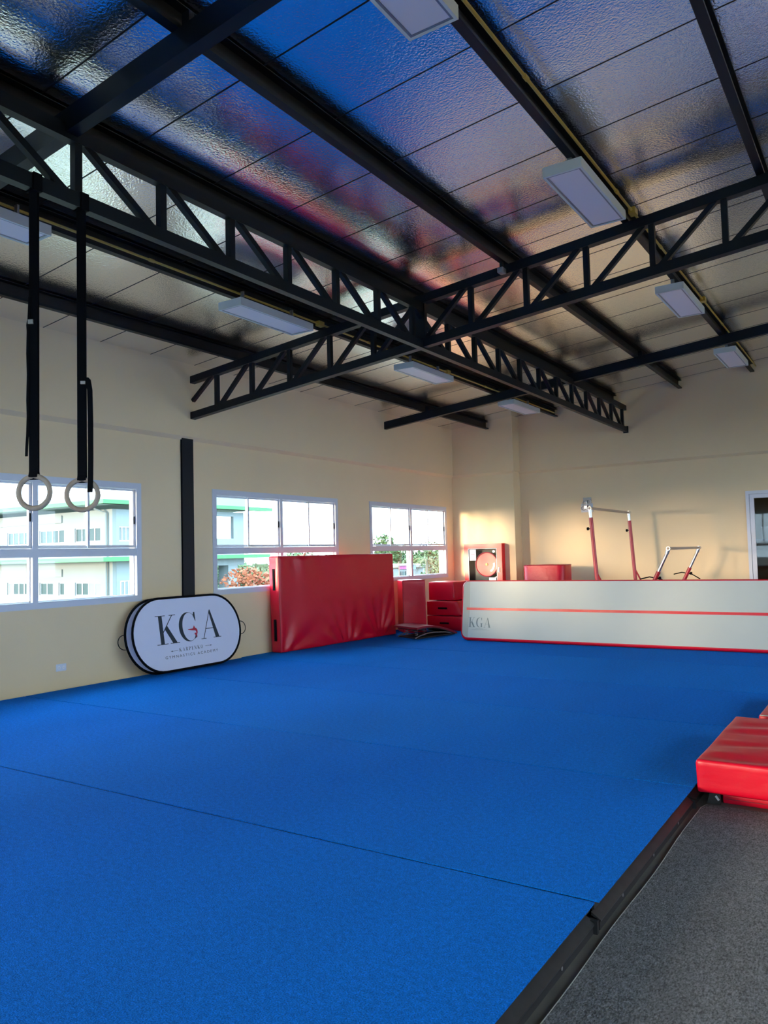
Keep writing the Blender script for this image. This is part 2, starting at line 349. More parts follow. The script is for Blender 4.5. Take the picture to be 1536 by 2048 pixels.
# ------------------------------------------------------------------ rafters and trusses
def zr(x, d): return zc(x)-.176-d       # d below the purlins
def rafter(y0, lab, depth=.16, w_=.09):
    p = thing('roof_rafter', lab, 'beam', (-1.8, y0+w_/2, zr(-1.8, depth)), 'plain roof rafters')
    x0, x1 = XU+.002, XR
    def s2(d0, d1, ya, yb):
        return G().add([(x0, ya, zr(x0, d1)), (x1, ya, zr(x1, d1)), (x1, yb, zr(x1, d1)), (x0, yb, zr(x0, d1)), (x0, ya, zr(x0, d0)), (x1, ya, zr(x1, d0)), (x1, yb, zr(x1, d0)), (x0, yb, zr(x0, d0))],
                       [(3, 2, 1, 0), (4, 5, 6, 7), (0, 1, 5, 4), (1, 2, 6, 5), (2, 3, 7, 6), (3, 0, 4, 7)])
    mk('tube', s2(0, depth, y0, y0+w_), 'steel', p)
    for xx in (-7.45, -5.97, -3.40, -2.09, -.86):
        mk('cleat', B(xx+.04, xx+.10, y0+.02, y0+.06, zr(xx, 0)+.004, zr(xx, 0)+.10), 'steel', p)
    return p
rafter(3.05, 'plain dark rafter overhead crossing the upper left corner of the picture')
rafter(12.77, 'thin plain dark rafter farthest away, ending on the left wall near the corner', .15, .08)
rafter(-2.0, 'plain dark rafter behind the camera')
rafter(15.75, 'dark rafter tight against the back wall', .02, .02) if False else None
# transverse lattice truss
YT = 7.70; HT = .62
tt = thing('lattice_truss', 'sloping lattice truss spanning from the left wall over the dark post to the right', 'truss', (-4, YT+.04, 3.5), 'lattice roof trusses')
def chord(d0, d1, ya, yb, x0=XU+.002, x1=XR-.002):
    return G().add([(x0, ya, zr(x0, d1)), (x1, ya, zr(x1, d1)), (x1, yb, zr(x1, d1)), (x0, yb, zr(x0, d1)), (x0, ya, zr(x0, d0)), (x1, ya, zr(x1, d0)), (x1, yb, zr(x1, d0)), (x0, yb, zr(x0, d0))],
                   [(3, 2, 1, 0), (4, 5, 6, 7), (0, 1, 5, 4), (1, 2, 6, 5), (2, 3, 7, 6), (3, 0, 4, 7)])
mk('top_chord', chord(0, .10, YT, YT+.09), 'steel', tt)
mk('bottom_chord', chord(HT-.10, HT, YT, YT+.09), 'steel', tt)
xs = [-8.52+.667*k for k in range(1, 20)]
for k, x in enumerate(xs):
    wv = .15 if k == 5 else .055
    if x < XR-.1:
        mk('vertical_strut', G().beam((x, YT+.045, zr(x, HT-.09)), (x, YT+.045, zr(x, .09)), wv, .055), 'steel', tt)
    xp = x-.667+.05
    if k == 0: a = (XU+.01, YT+.045, zr(XU, HT-.27))
    else: a = (xp, YT+.045, zr(xp, HT-.07))
    if x < XR-.1: mk('diagonal_strut', G().beam(a, (x-.06, YT+.045, zr(x-.06, .07)), .05, .05, (0, 1, 0)), 'steel', tt)
# longitudinal lattice truss
XT = -4.495
lt = thing('lattice_truss', 'long lattice truss running away from the camera to the back wall, rings hang from it', 'truss', (XT, 5, 3.88), 'lattice roof trusses')
ZB0, ZB1, ZT0, ZT1 = 3.885, 3.985, 4.325, 4.425
mk('top_chord', B(XT-.035, XT+.035, YF+.05, YU-.03, ZT0, ZT1), 'steel', lt)
mk('bottom_chord', B(XT-.035, XT+.035, YF+.05, YU-.01, ZB0, ZB1), 'steel', lt)
ys = [3.153-.729*k for k in range(13, 0, -1)]+[3.153, 3.881, 4.609, 5.337, 6.067, 6.80, 7.521, 8.365]+[9.095+.733*k for k in range(10)]
for k, yv in enumerate(ys):
    if yv > 15.8: continue
    mk('vertical_strut', B(XT-.028, XT+.028, yv-.028, yv+.028, ZB1, ZT0), 'steel', lt)
    if k+1 < len(ys) and abs(ys[k+1]-yv) < .8:
        mk('diagonal_strut', G().beam((XT, yv+.03, ZT0+.04), (XT, min(ys[k+1]-.06, 15.9), ZB1-.04), .05, .05, (1, 0, 0)), 'steel', lt)
mk('diagonal_strut', G().beam((XT, 7.55, ZT0+.04), (XT, 8.3, ZB1-.04), .05, .05, (1, 0, 0)), 'steel', lt)
mk('end_bracket', B(XT-.05, XT+.05, YU-.03, YU-.002, ZB0-.02, ZB1+.02), 'steel', lt)

# ------------------------------------------------------------------ gold conduits along two purlins
for x, lab in ((-5.90, 'gold conduit pipe running along the left light row'), (-2.02, 'gold conduit pipe running along the right light row')):
    z = zc(x)-.16
    c = thing('conduit', lab, 'pipe', (x, 5, z), 'gold conduits')
    mk('pipe', G().tube([(x+.045, YF+.1, z), (x+.045, 5, z), (x+.045, 15.5, z)], .0125, 8), 'gold', c, smooth=True)
    for yy in (2.2, 4.9, 7.0, 8.6, 10.3, 12.2, 14.0):
        mk('coupling', G().tube([(x+.045, yy, z), (x+.045, yy+.06, z)], .018, 8), 'gold', c, smooth=True)
        mk('junction_box', B(x+.015, x+.08, yy+.5, yy+.6, z-.03, z+.03), 'gold', c) if yy in (7.0, 10.3) else None

# ------------------------------------------------------------------ ceiling lights
RL = [(-2.105, 2.64, 4.56, 'right row, nearest the camera at the top edge'), (-2.105, 5.95, 4.56, 'right row, second from the camera, before the lattice truss'),
      (-2.105, 9.52, 4.56, 'right row, just beyond the sloping lattice truss'), (-2.105, 13.12, 4.56, 'right row, farthest one near the back wall'),
      (-5.80, 2.50, 4.175, 'left row, nearest one behind the ring straps'), (-5.80, 5.92, 4.175, 'left row, large one left of the lattice truss'),
      (-5.80, 9.42, 4.175, 'left row, between the lattice truss and the far rafter'), (-5.80, 12.95, 4.175, 'left row, farthest one over the corner pillar')]
for x, y0, z0, lab in RL:
    L = 1.22; h = .085; wd = .165
    t = thing('ceiling_light', 'white rectangular ceiling light, '+lab, 'ceiling light', (x, y0+L/2, z0), 'surface ceiling lights')
    q = G().box(x-wd, x-wd+.02, y0, y0+L, z0, z0+h).box(x+wd-.02, x+wd, y0, y0+L, z0, z0+h).box(x-wd+.02, x+wd-.02, y0, y0+.02, z0, z0+h).box(x-wd+.02, x+wd-.02, y0+L-.02, y0+L, z0, z0+h).box(x-wd+.02, x+wd-.02, y0+.02, y0+L-.02, z0+h-.01, z0+h)
    mk('housing', q, 'lamp_white', t)
    q = G().box(x-wd+.02, x-wd+.035, y0+.02, y0+L-.02, z0+.003, z0+.02).box(x+wd-.035, x+wd-.02, y0+.02, y0+L-.02, z0+.003, z0+.02).box(x-wd+.035, x+wd-.035, y0+.02, y0+.035, z0+.003, z0+.02).box(x-wd+.035, x+wd-.035, y0+L-.035, y0+L-.02, z0+.003, z0+.02)
    mk('bezel', q, 'metalgrey', t)
    mk('diffuser', B(x-wd+.036, x+wd-.036, y0+.036, y0+L-.036, z0+.006, z0+.014), 'diffuser', t)
    for yy in (y0+.2, y0+L-.2):
        mk('hanger', B(x-.02, x+.02, yy-.01, yy+.01, z0+h, zc(x)-.16), 'metalgrey', t)
# small grey sensor under the bare purlin
sd = thing('sensor', 'small grey sensor box under the purlin beside the sloping truss', 'sensor', (-3.40, 7.60, 4.50))
mk('casing', G().rbox(.07, .10, .06, .012, 2, 2, 2, xf=lambda p: p+Vector((-3.40, 7.60, 4.50))), 'metalgrey', sd, smooth=True)
mk('bracket', B(-3.415, -3.385, 7.58, 7.62, 4.555, 4.625), 'steel', sd)

# ------------------------------------------------------------------ gymnastic rings on straps
def ring_set(y, zr_, lab, yawdeg, loop):
    t = thing('gymnastic_ring', lab, 'gymnastics ring', (XT, y, zr_-.118), 'hanging gymnastic rings')
    a = math.radians(yawdeg); ex = Vector((math.cos(a), math.sin(a), 0)); R_ = .101
    mk('ring', G().tube([Vector((XT, y, zr_))+ex*math.cos(k*math.pi/20)*R_+Vector((0, 0, 1))*math.sin(k*math.pi/20)*R_ for k in range(40)], .0165, 12, True), 'wood', t, smooth='full')
    ev = ex
    # wide strap: down from the chord, round the ring
    def strap(pts, wd, th=.004):
        q = G(); nrm = Vector((0, 0, 1)).cross(ev)
        P = [Vector(p) for p in pts]; vs = []; fs = []
        for i, p in enumerate(P):
            d = (P[min(i+1, len(P)-1)]-P[max(i-1, 0)]).normalized()
            n_ = d.cross(ev).normalized()
            for s_, o in ((-1, -1), (1, -1), (1, 1), (-1, 1)): vs.append(p+ev*(s_*wd/2)+n_*(o*th/2))
        for i in range(len(P)-1):
            for k in range(4): fs.append((i*4+k, i*4+(k+1) % 4, i*4+4+(k+1) % 4, i*4+4+k))
        m_ = (len(P)-1)*4; fs += [(3, 2, 1, 0), (m_, m_+1, m_+2, m_+3)]
        return q.add(vs, fs)
    n0 = Vector((0, 0, 1)).cross(ev)
    top = Vector((XT, y, ZB0-.006)); zt = zr_+R_
    c0 = Vector((XT, y, 0))
    off = n0*.010
    mk('strap', strap([c0+off+Vector((0, 0, ZB0-.002)), c0+off+Vector((0, 0, zt+.03)), c0+off*1.9+Vector((0, 0, zt)), c0+Vector((0, 0, zt-.021))], .056), 'black', t)
    mk('strap', strap([c0-off+Vector((0, 0, ZB0-.002)), c0-off+Vector((0, 0, zt+.03)), c0-off*1.9+Vector((0, 0, zt)), c0+Vector((0, 0, zt-.021))], .056), 'black', t)
    lp = [c0+n0*(.05*math.cos(k*math.pi/8))+Vector((0, 0, ZB0+.055+.068*math.sin(k*math.pi/8))) for k in range(-4, 13)]
    q = G()
    q.box(XT-.045, XT+.045, y-.03, y+.03, ZB0-.008, ZB0-.002); q.box(XT-.045, XT-.039, y-.03, y+.03, ZB0-.002, ZB1+.006); q.box(XT+.039, XT+.045, y-.03, y+.03, ZB0-.002, ZB1+.006); q.box(XT-.045, XT+.045, y-.03, y+.03, ZB1+.002, ZB1+.008)
    mk('strap_loop', q, 'black', t)
    fc = -n0 if (-n0).dot(Vector((0.85, -.52, 0))) > 0 else n0
    if not loop:
        bz = 3.03
        b0 = c0+fc*.018-ev*.012
        mk('buckle', G().add([b0+ev*(i*.017)+fc*(j*.006)+Vector((0, 0, bz+k*.014)) for k in (-1, 1) for i, j in ((-1, -1), (1, -1), (1, 1), (-1, 1))], [(3, 2, 1, 0), (4, 5, 6, 7), (0, 1, 5, 4), (1, 2, 6, 5), (2, 3, 7, 6), (3, 0, 4, 7)]), 'chrome', t)
        tl = [c0-ev*(.030+dx)+fc*.016+Vector((0, 0, z_)) for dx, z_ in ((-.01, bz+.16), (-.004, bz+.02), (.004, bz-.02), (.001, bz-.06), (.004, bz-.2), (.000, bz-.34), (.004, bz-.5), (.001, bz-.6), (.005, bz-.72), (.010, bz-.80), (.012, bz-.855))]
        mk('strap_tail', strap(tl, .016, .006), 'black', t)
    else:
        bz = 2.70
        b0 = c0+fc*.018+ev*.012
        mk('buckle', G().add([b0+ev*(i*.015)+fc*(j*.006)+Vector((0, 0, bz+k*.010)) for k in (-1, 1) for i, j in ((-1, -1), (1, -1), (1, 1), (-1, 1))], [(3, 2, 1, 0), (4, 5, 6, 7), (0, 1, 5, 4), (1, 2, 6, 5), (2, 3, 7, 6), (3, 0, 4, 7)]), 'chrome', t)
        tl = [c0+ev*dx+fc*.016+Vector((0, 0, z_)) for dx, z_ in ((.018, bz+.30), (.018, bz+.03), (.030, bz+.035), (.045, bz+.02), (.056, bz-.05), (.060, bz-.25), (.060, bz-.5), (.058, bz-.66), (.054, bz-.735))]
        mk('strap_tail', strap(tl, .034, .006), 'black', t)
ring_set(2.845, 1.948, 'left wooden gymnastic ring on a black strap with a thin loose tail', 30, False)
ring_set(3.190, 1.950, 'right wooden gymnastic ring on a black strap with a looped wide tail', 38, True)

# ------------------------------------------------------------------ blue sprung floor strips
ROWS = [-4.1, -2.24, -.39, 1.46, 3.31, 5.17, 7.02, 8.72, 10.62, 12.5, 14.3, 15.98]
words = ['behind the camera', 'under the camera', 'nearest in view', 'second from the front', 'in front of the red crash mat at the right', 'fourth from the front, level with the oval banner', 'fifth from the front, ending at the banner end', 'along the near half of the big leaning red mat', 'in front of the white air track', 'under the air track', 'last one by the back wall']
for k in range(len(ROWS)-1):
    y0, y1 = ROWS[k], ROWS[k+1]; xr = -1.150 if y1 < 3.4 else -1.137; xl = -8.355 if y1 < 8.8 else -8.412
    if y0 > 7: xr = 3.0
    t = thing('floor_mat', 'blue carpeted foam floor strip, '+words[k], 'floor mat', ((xl+xr)/2, (y0+y1)/2, ZF), 'blue sprung floor strips')
    gp = .009
    mk('carpet_top', B(xl, xr, y0+gp, y1-gp, -.006, 0), 'blue_b' if k in (5, 7) else 'blue', t)
    mk('foam_layer', B(xl+.002, xr-.022, y0+gp+.001, y1-gp-.001, -.040, -.006), 'foam', t)
    q = G().prism([(xr-.040, y0+gp+.01, -.070), (xr+.002, y0+gp+.01, -.088), (xr+.002, y0+gp+.01, -.082), (xr-.040, y0+gp+.01, -.056)], (0, y1-y0-2*gp-.02, 0))
    mk('edge_frame', q, 'frame_black', t)
    mk('sub_frame', B(xl+.02, xr-.004, y0+gp+.01, y1-gp-.01, ZF, -.089), 'foam', t)
    q = G()
    for s_ in range(3):
        yy = y0+.35+s_*.55; q.disc((xr-.004, yy, -.10), (1, 0, 0), .008, .003, 8)
    mk('screw', q, 'metalgrey', t)
    mk('joint_bracket', B(xr-.03, xr+.014, y1-.028, y1-.006, ZF, -.070), 'foam', t)
# dull grey carpet at the right
t = thing('grey_carpet', 'charcoal grey cut-pile carpet in the lower right corner', 'carpet', (.3, 0, ZF))
pts = []
random.seed(3)
yy = -3.0
while yy < 5.2: pts.append((-1.098+.004*math.sin(yy*5.1)+.005*math.sin(yy*1.7+1), yy)); yy += .12
pts.append((-1.075, 5.24))
poly = [(x, y_, ZF+.001) for x, y_ in pts]+[(2.6, 5.30, ZF+.001), (2.6, -3.0, ZF+.001)]
mk('carpet_top', G().prism([(p[0]+.003, p[1], p[2]) for p in poly], (0, 0, .009)), 'greycarpet', t)
q = G().tube([(x, y_, ZF+.008) for x, y_ in pts], .0028, 6)
mk('bound_edge', q, 'carpet_edge', t, smooth=True)

# ------------------------------------------------------------------ padded things
def rotxf(ax_, ang, piv=Vector((0, 0, 0)), off=Vector((0, 0, 0))):
    R = Matrix.Rotation(ang, 3, ax_)
    return lambda p: R @ (p-piv)+piv+off
def pad(name, parent, sx, sy, sz, r, n, disp, xf, m='red'):
    return mk(name, G().rbox(sx, sy, sz, r, *n, disp=disp, xf=xf), m, parent, smooth='full')
def noi(p, s=1.0, k=0): return noise.noise(Vector((p[0]*s+k*7.3, p[1]*s+k*3.1, p[2]*s+k)))
# big crash mat standing on its long edge along the left wall
bm_ = thing('crash_mat', 'large red crash mat standing on edge against the left wall windows', 'crash mat', (-8.1, 10.9, 0), 'red vinyl mats')
def dbig(p, n):
    if n.x < .5: return .006*noi(p, 3)
    u = p.y+1.55; v = p.z+.76           # u 0..3.1, v 0..1.52
    d = 0
    top = max(0, (v-.75)/.77)
    d += .030*top*top*math.sin(u*9.0+2*math.sin(u*2.3)+.6*v)*(.5+.5*math.sin(u*1.7))
    for cu, cv, k_ in ((.05, -.1, 1), (1.7, -.25, 2), (2.6, -.1, 3)):
        du, dv = u-cu, v-cv; rr = math.hypot(du, dv); an = math.atan2(dv, du)
        d += .026*math.exp(-(rr/.75)**2)*math.sin(an*13+k_*2+3*math.sin(an*2.1+k_))*min(1, rr*3)
    d += .010*noi(p, 1.3, 2)
    e = min(u, 3.1-u, v, 1.52-v)
    return d*min(1, max(0, e/.08))+.018*math.sin(math.pi*min(1, max(0, u/3.1)))*math.sin(math.pi*min(1, max(0, v/1.52)))
ang = math.atan2(.17, 3.1)
def xbig(p):
    q = Matrix.Rotation(math.radians(-1.2), 3, 'Y') @ Vector(p)
    q = Matrix.Rotation(-ang, 3, 'Z') @ q
    return q+Vector((-8.145, 10.87, 0.004))
pad('cushion', bm_, .20, 3.10, 1.52, .018, (3, 90, 46), dbig, xbig)
q = G()
q.beam(xbig((.098, -1.545, .01)), xbig((.098, -1.545, 1.51)), .008, .008); q.beam(xbig((-.098, -1.545, .01)), xbig((-.098, -1.545, 1.51)), .008, .008)
q.beam(xbig((.098, -1.54, 1.512)), xbig((.098, 1.54, 1.512)), .008, .008)
mk('seam_piping', q, 'darkred', bm_)
for z_ in (.18, .98):
    q = G(); q.beam(xbig((0, -1.556, z_)), xbig((0, -1.556, z_+.34)), .05, .008); q.beam(xbig((0, -1.564, z_+.04)), xbig((0, -1.564, z_+.30)), .03, .014)
    mk('handle', q, 'black', bm_)
# upright folded block next to it
ub = thing('foam_block', 'tall upright red foam block between the crash mat and stacked blocks', 'foam block', (-7.9, 12.9, 0), 'red vinyl mats')
c45 = math.radians(45)
def xub(p):
    q = Matrix.Rotation(c45, 3, 'Z') @ Vector((p[0]+.225, p[1]+.28, p[2])); return q+Vector((-7.90, 12.60, .003))
pad('cushion', ub, .45, .50, 1.0, .02, (10, 10, 20), lambda p, n: .008*noi(p, 2.5)+.006*math.sin(p.z*3.1+p.x*9)*(1 if p.z > 0 else .3), xub)
q = G(); q.beam(xub((-.225, -.25, 1.0)), xub((.225, -.25, 1.0)), .008, .008); q.beam(xub((-.225, -.25, .01)), xub((-.225, -.25, .99)), .008, .008)
mk('seam_piping', q, 'darkred', ub)
# stacked trapezoid blocks
def trap(name_, label, x0, x1a, x1b, y0, y1, z0, z1, slot=True):
    t = thing(name_, label, 'foam block', ((x0+x1a)/2, (y0+y1)/2, z0), 'stacked red foam blocks')
    def xf(p):
        fx = (p[0]+.5); fz = p[2]/(z1-z0); xr_ = x1a+(x1b-x1a)*fz
        return Vector((x0+(xr_-x0)*fx, y0+(p[1]+.5)*(y1-y0), z0+p[2]))
    pad('cushion', t, 1.0, 1.0, z1-z0, .02, (10, 10, 6), lambda p, n: .006*noi(p, 3, z0), xf)
    if slot:
        xm = (x0+x1a)/2-.03; zm = (z0+z1)/2
        mk('handle', G().box(xm-.10, xm+.10, y0-.012, y0+.004, zm-.018, zm+.018), 'black', t)
    mk('seam_piping', G().beam((x0+.01, y0+.004, z1-.01), (x1b-.01, y0+.004, z1-.01), .008, .008), 'darkred', t)
trap('foam_block', 'lowest red foam block with a black handle slot, bottom of the corner stack', -7.80, -6.96, -7.02, 13.30, 14.20, .006, .280)
trap('foam_block', 'middle red foam block with a black handle slot and sloping end', -7.80, -7.02, -7.12, 13.30, 14.20, .294, .570)
trap('foam_block', 'topmost small red foam block on the corner stack', -7.78, -7.20, -7.22, 13.36, 14.05, .584, .94, False)
# springboard
sb = thing('springboard', 'low dark red curved springboard at the foot of the red blocks', 'springboard', (-7.0, 12.2, 0))
E1 = Vector((.20, 1.0, 0)).normalized(); E2 = Vector((-.92, .40, 0)).normalized(); O = Vector((-7.10, 11.75, 0))
prof = [(0, .205), (.15, .218), (.3, .222), (.45, .212), (.6, .188), (.75, .150), (.9, .105), (1.0, .070), (1.1, .035)]
def board(off, th, w0, w1):
    vs = []; fs = []
    for s_, z_ in prof:
        for wv in (w0, w1):
            for dz in (off, off-th): vs.append(O+E1*s_+E2*wv+Vector((0, 0, max(.006 if dz < off else .012, z_+dz))))
    n = len(prof)
    for i in range(n-1):
        a = i*4; b = a+4
        fs += [(a, a+2, b+2, b), (a+1, b+1, b+3, a+3), (a, b, b+1, a+1), (a+2, a+3, b+3, b+2)]
    fs += [(0, 1, 3, 2), (4*n-4, 4*n-2, 4*n-1, 4*n-3)]
    return G().add(vs, fs)
mk('padded_top', board(0, .035, 0, .72), 'darkred', sb)
mk('deck', board(-.036, .014, .01, .61), 'foam', sb)
for wv in (.03, .57):
    q = G().tube([O+E1*s_+E2*wv+Vector((0, 0, z_)) for s_, z_ in ((-.02, .022), (.1, .055), (.3, .082), (.5, .085), (.8, .06), (1.05, .022))], .011, 8)
    mk('base_runner', q, 'metalgrey', sb, smooth=True)
for s_, wv in ((.12, .16), (.12, .46), (.32, .16), (.32, .46)):
    hel = [O+E1*(s_+.03*math.cos(a_*.6))+E2*(wv+.03*math.sin(a_*.6))+Vector((0, 0, .045+a_*.0028)) for a_ in range(0, 44)]
    mk('spring', G().tube(hel, .005, 6), 'metalgrey', sb, smooth=True)
mk('base_board', G().prism([O+E1*a_+E2*b_+Vector((0, 0, .004)) for a_, b_ in ((0, .01), (1.05, .01), (1.05, .61), (0, .61))], (0, 0, .022)), 'foam', sb)

# ------------------------------------------------------------------ inflatable air track on its side
at = thing('air_track', 'long white and red inflatable air track standing on its side', 'air track', (-3, 12.0, 0))
TIL = math.radians(-8.5)
def xa(p):   # local: x world x, y depth (0 front), z up along the track
    q = Matrix.Rotation(TIL, 3, 'X') @ Vector(p); return q+Vector((0, 11.90, .012))
AX0, AX1, AH, AT = -6.335, .9, 1.025, .20
def rrect(x0, x1, z0, z1, r, n=8):
    P = []
    for cx, cz, a0 in ((x1-r, z1-r, 0), (x0+r, z1-r, 90), (x0+r, z0+r, 180), (x1-r, z0+r, 270)):
        for k in range(n+1):
            a_ = math.radians(a0+90*k/n); P.append((cx+r*math.cos(a_), cz+r*math.sin(a_)))
    return P
def loft(loops):
    vs = [p for L in loops for p in L]; n = len(loops[0]); fs = []
    for i in range(len(loops)-1):
        for k in range(n): fs.append((i*n+k, i*n+(k+1) % n, (i+1)*n+(k+1) % n, (i+1)*n+k))
    fs += [tuple(range(n-1, -1, -1)), tuple((len(loops)-1)*n+k for k in range(n))]
    return G().add(vs, fs)
loops = []
for dy, ins in ((0.0, .030), (.006, .014), (.02, .004), (.05, -.002), (.10, -.004), (.15, -.002), (.18, .004), (.195, .014), (.20, .03)):
    loops.append([xa((x, dy, z)) for x, z in rrect(AX0+ins, AX1-ins, ins, AH-ins, .13-ins)])
mk('sidewall', loft(loops), 'red', at, smooth=True)
def sheet(x0, x1, z0, z1, r, yo, name_, m_, rc=True):
    P = rrect(x0, x1, z0, z1, r) if rc else [(x1, z1), (x0, z1), (x0, z0), (x1, z0)]
    mk(name_, G().prism([xa((x, yo, z)) for x, z in P], xa((0, yo-.003, 0))-xa((0, yo, 0))), m_, at)
sheet(AX0+.035, AX1-.035, .045, AH-.022, .10, 0, 'top_sheet', 'white')
# end band, slightly darker
P = [p for p in rrect(AX0+.037, AX1-.037, .047, AH-.024, .098) if p[0] < AX0+.14]
P = P+[(AX0+.145, .047), (AX0+.145+.02, .5), (AX0+.155, AH-.024)]
mk('end_band', G().prism([xa((x, -.003, z)) for x, z in P], xa((0, -.0015, 0))-xa((0, 0, 0))), 'greyvinyl', at)
sheet(AX0+.11, AX1-.05, .512, .553, .01, -.0032, 'centre_stripe', 'red', False)

# ------------------------------------------------------------------ Didone letters as flat print
def ell(cx, cy, rx, ry, a0, a1, n=24): return [(cx+rx*math.cos(math.radians(a0+(a1-a0)*k/n)), cy+ry*math.sin(math.radians(a0+(a1-a0)*k/n))) for k in range(n+1)]
def glyph(c):
    T = .022; S = []
    R_ = lambda x0, y0, x1, y1: [(x0, y0), (x1, y0), (x1, y1), (x0, y1)]
    if c == 'g':
        S, w_ = glyph('G'); S = S[:2]+[R_(.66, .03, .82, .40), R_(.56, .40, .92, .42)]
    elif c == 'K':
        S = [R_(.17, 0, .335, 1), R_(0, 0, .50, T), R_(.03, 1-T, .48, 1), [(.335, .40), (.335, .45), (.79, 1), (.83, 1)], R_(.66, 1-T, .96, 1),
             [(.42, .50), (.53, .635), (.93, 0), (.73, 0)], R_(.60, 0, 1.03, T)]; w_ = 1.02
    elif c == 'A':
        S = [[(.10, 0), (.13, 0), (.565, 1), (.535, 1)], [(.50, .93), (.535, 1), (.57, 1), (.90, 0), (.71, 0)], R_(.25, .335, .68, .36), R_(0, 0, .24, T), R_(.60, 0, .98, T)]; w_ = .98
    elif c == 'G':
        o = ell(.44, .5, .44, .5, 42, 322, 40); i = ell(.50, .5, .335, .478, 322, 42, 40)
        S = [o+i, [(.745, .99), (.80, .99), (.80, .66), (.765, .72), (.70, .88)], [(.66, .06), (.80, .13), (.80, .24), (.74, .22)]]; w_ = .84
    elif c in 'RP':
        S = [R_(.12, 0, .28, 1), R_(0, 0, .40, T), R_(0, 1-T, .3, 1)]
        o = ell(.40, .74, .30, .26, 90, -90, 16); i = ell(.38, .74, .17, .235, -90, 90, 16)
        S += [[(.28, 1)]+o+[(.28, .48), (.28, .505)]+i+[(.28, .975)]]
        if c == 'R': S += [[(.36, .49), (.50, .51), (.80, 0), (.62, 0)], R_(.55, 0, .86, T)]
        w_ = .84 if c == 'R' else .72
    elif c == 'E':
        S = [R_(.12, 0, .28, 1), R_(0, 0, .68, T+.01), R_(0, 1-T-.01, .66, 1), R_(.28, .49, .50, .51), R_(.65, 0, .68, .25), R_(.63, .78, .66, 1), R_(.48, .40, .51, .6)]; w_ = .72
    elif c == 'N':
        S = [R_(.10, 0, .13, 1), R_(0, 0, .24, T), R_(0, 1-T, .2, 1), [(.10, 1), (.26, 1), (.80, 0), (.64, 0)], R_(.77, 0, .80, 1), R_(.66, 1-T, .92, 1)]; w_ = .9
    elif c == 'O':
        o = ell(.42, .5, .42, .5, 0, 360, 28); i = ell(.42, .5, .27, .478, 0, 360, 28)
        S = [[o[k], o[k+1], i[k+1], i[k]] for k in range(28)]; w_ = .84
    return S, w_
def print_poly(g_, polys, u0, v0, su, sv, place, th=.0012):
    for P in polys:
        Q = [place(u0+x*su, v0+y_*sv, 0) for x, y_ in P]; d = place(0, 0, th)-place(0, 0, 0)
        # keep winding so the printed face looks outward
        nrm = Vector((0, 0, 0))
        for a_, b_ in zip(Q, Q[1:]+Q[:1]): nrm += a_.cross(b_)
        if nrm.dot(d) < 0: Q = Q[::-1]
        g_.prism(Q, d)
# ------------------------------------------------------------------ oval pop-up banner
bn = thing('oval_banner', 'oval pop-up banner with black rim and KGA logo leaning on the wall', 'banner', (-8.2, 7.5, 0))
VV = Vector((-.17, 0, 1)).normalized(); NN = Vector((1, 0, .17)).normalized(); P0 = Vector((-8.105, 0, 0.014))
def bp(u, v, n=0.0): return P0+Vector((0, u, 0))+VV*v+NN*n
def stad(cu, cv, hs, r, n=22):
    P = []
    for s_, a0 in ((1, -90), (-1, 90)):
        for k in range(n+1):
            a_ = math.radians(a0+180*k/n); P.append((cu+s_*hs+r*math.cos(a_), cv+r*math.sin(a_)))
    return P
for k, (du, dn, dv) in enumerate(((0, 0, 0), (-.055, -.075, .0))):
    o = stad(7.503+du, .505+dv, .478, .488)
    pl = lambda u, v, n=0.0: bp(u, v, n+dn)
    mk('fabric_panel', G().prism([pl(u, v, -.003) for u, v in stad(7.503+du, .505+dv, .478, .482)], NN*.005), 'banner', bn)
    mk('rim', G().tube([pl(u, v, 0) for u, v in o], .0165, 8, True), 'black', bn, smooth='full')
    cu = 7.503+du
    for s_ in ((-1,) if k else (1,)):
        e = cu+s_*(.478+.488)
        P = [pl(e+s_*(.012+.105*math.sin(math.pi*t_/10)), .475+.095*math.cos(math.pi*t_/10), .0) for t_ in range(11)]
        mk('carry_loop', G().tube(P, .0055, 6), 'black', bn, smooth=True)
plc = lambda u, v, n=0.0: bp(u, v, n+.0022)
for ch, u0, v0, sv in (('K', 6.915, .376, .385), ('G', 7.312, .373, .402), ('A', 7.690, .381, .400)):
    S, w_ = glyph(ch); gg = G(); print_poly(gg, S, u0, v0, .372 if ch == 'K' else .386, sv, plc)
    lo = mk('logo_letter', gg, 'ink', bn); lo['label'] = 'dark printed serif letter '+ch
gg = G()
fig = [[(7.466, .541), (7.466, .533), (7.53, .520), (7.595, .512), (7.60, .535), (7.56, .545)], [(7.552, .538), (7.581, .585), (7.606, .532)],
       [(7.590, .548), (7.615, .545), (7.633, .520), (7.634, .485), (7.620, .458), (7.600, .450), (7.592, .462), (7.606, .478), (7.608, .500), (7.595, .515)],
       [(7.600, .462), (7.620, .460), (7.612, .418), (7.604, .415)], [(7.575, .475), (7.585, .485), (7.600, .480), (7.602, .462), (7.590, .452), (7.578, .458)]]
print_poly(gg, fig, 0, 0, 1, 1, lambda u, v, n=0.0: bp(u, v, n+.004))
e = mk('gymnast_emblem', gg, 'redink', bn); e['label'] = 'small red back-bending gymnast figure'
gg = G(); u = 7.268
for ch in 'KARPENKO':
    S, w_ = glyph(ch); print_poly(gg, S, u, .257, .042, .048, plc); u += .042*w_+.0185
R_ = lambda x0, y0, x1, y1: [(x0, y0), (x1, y0), (x1, y1), (x0, y1)]
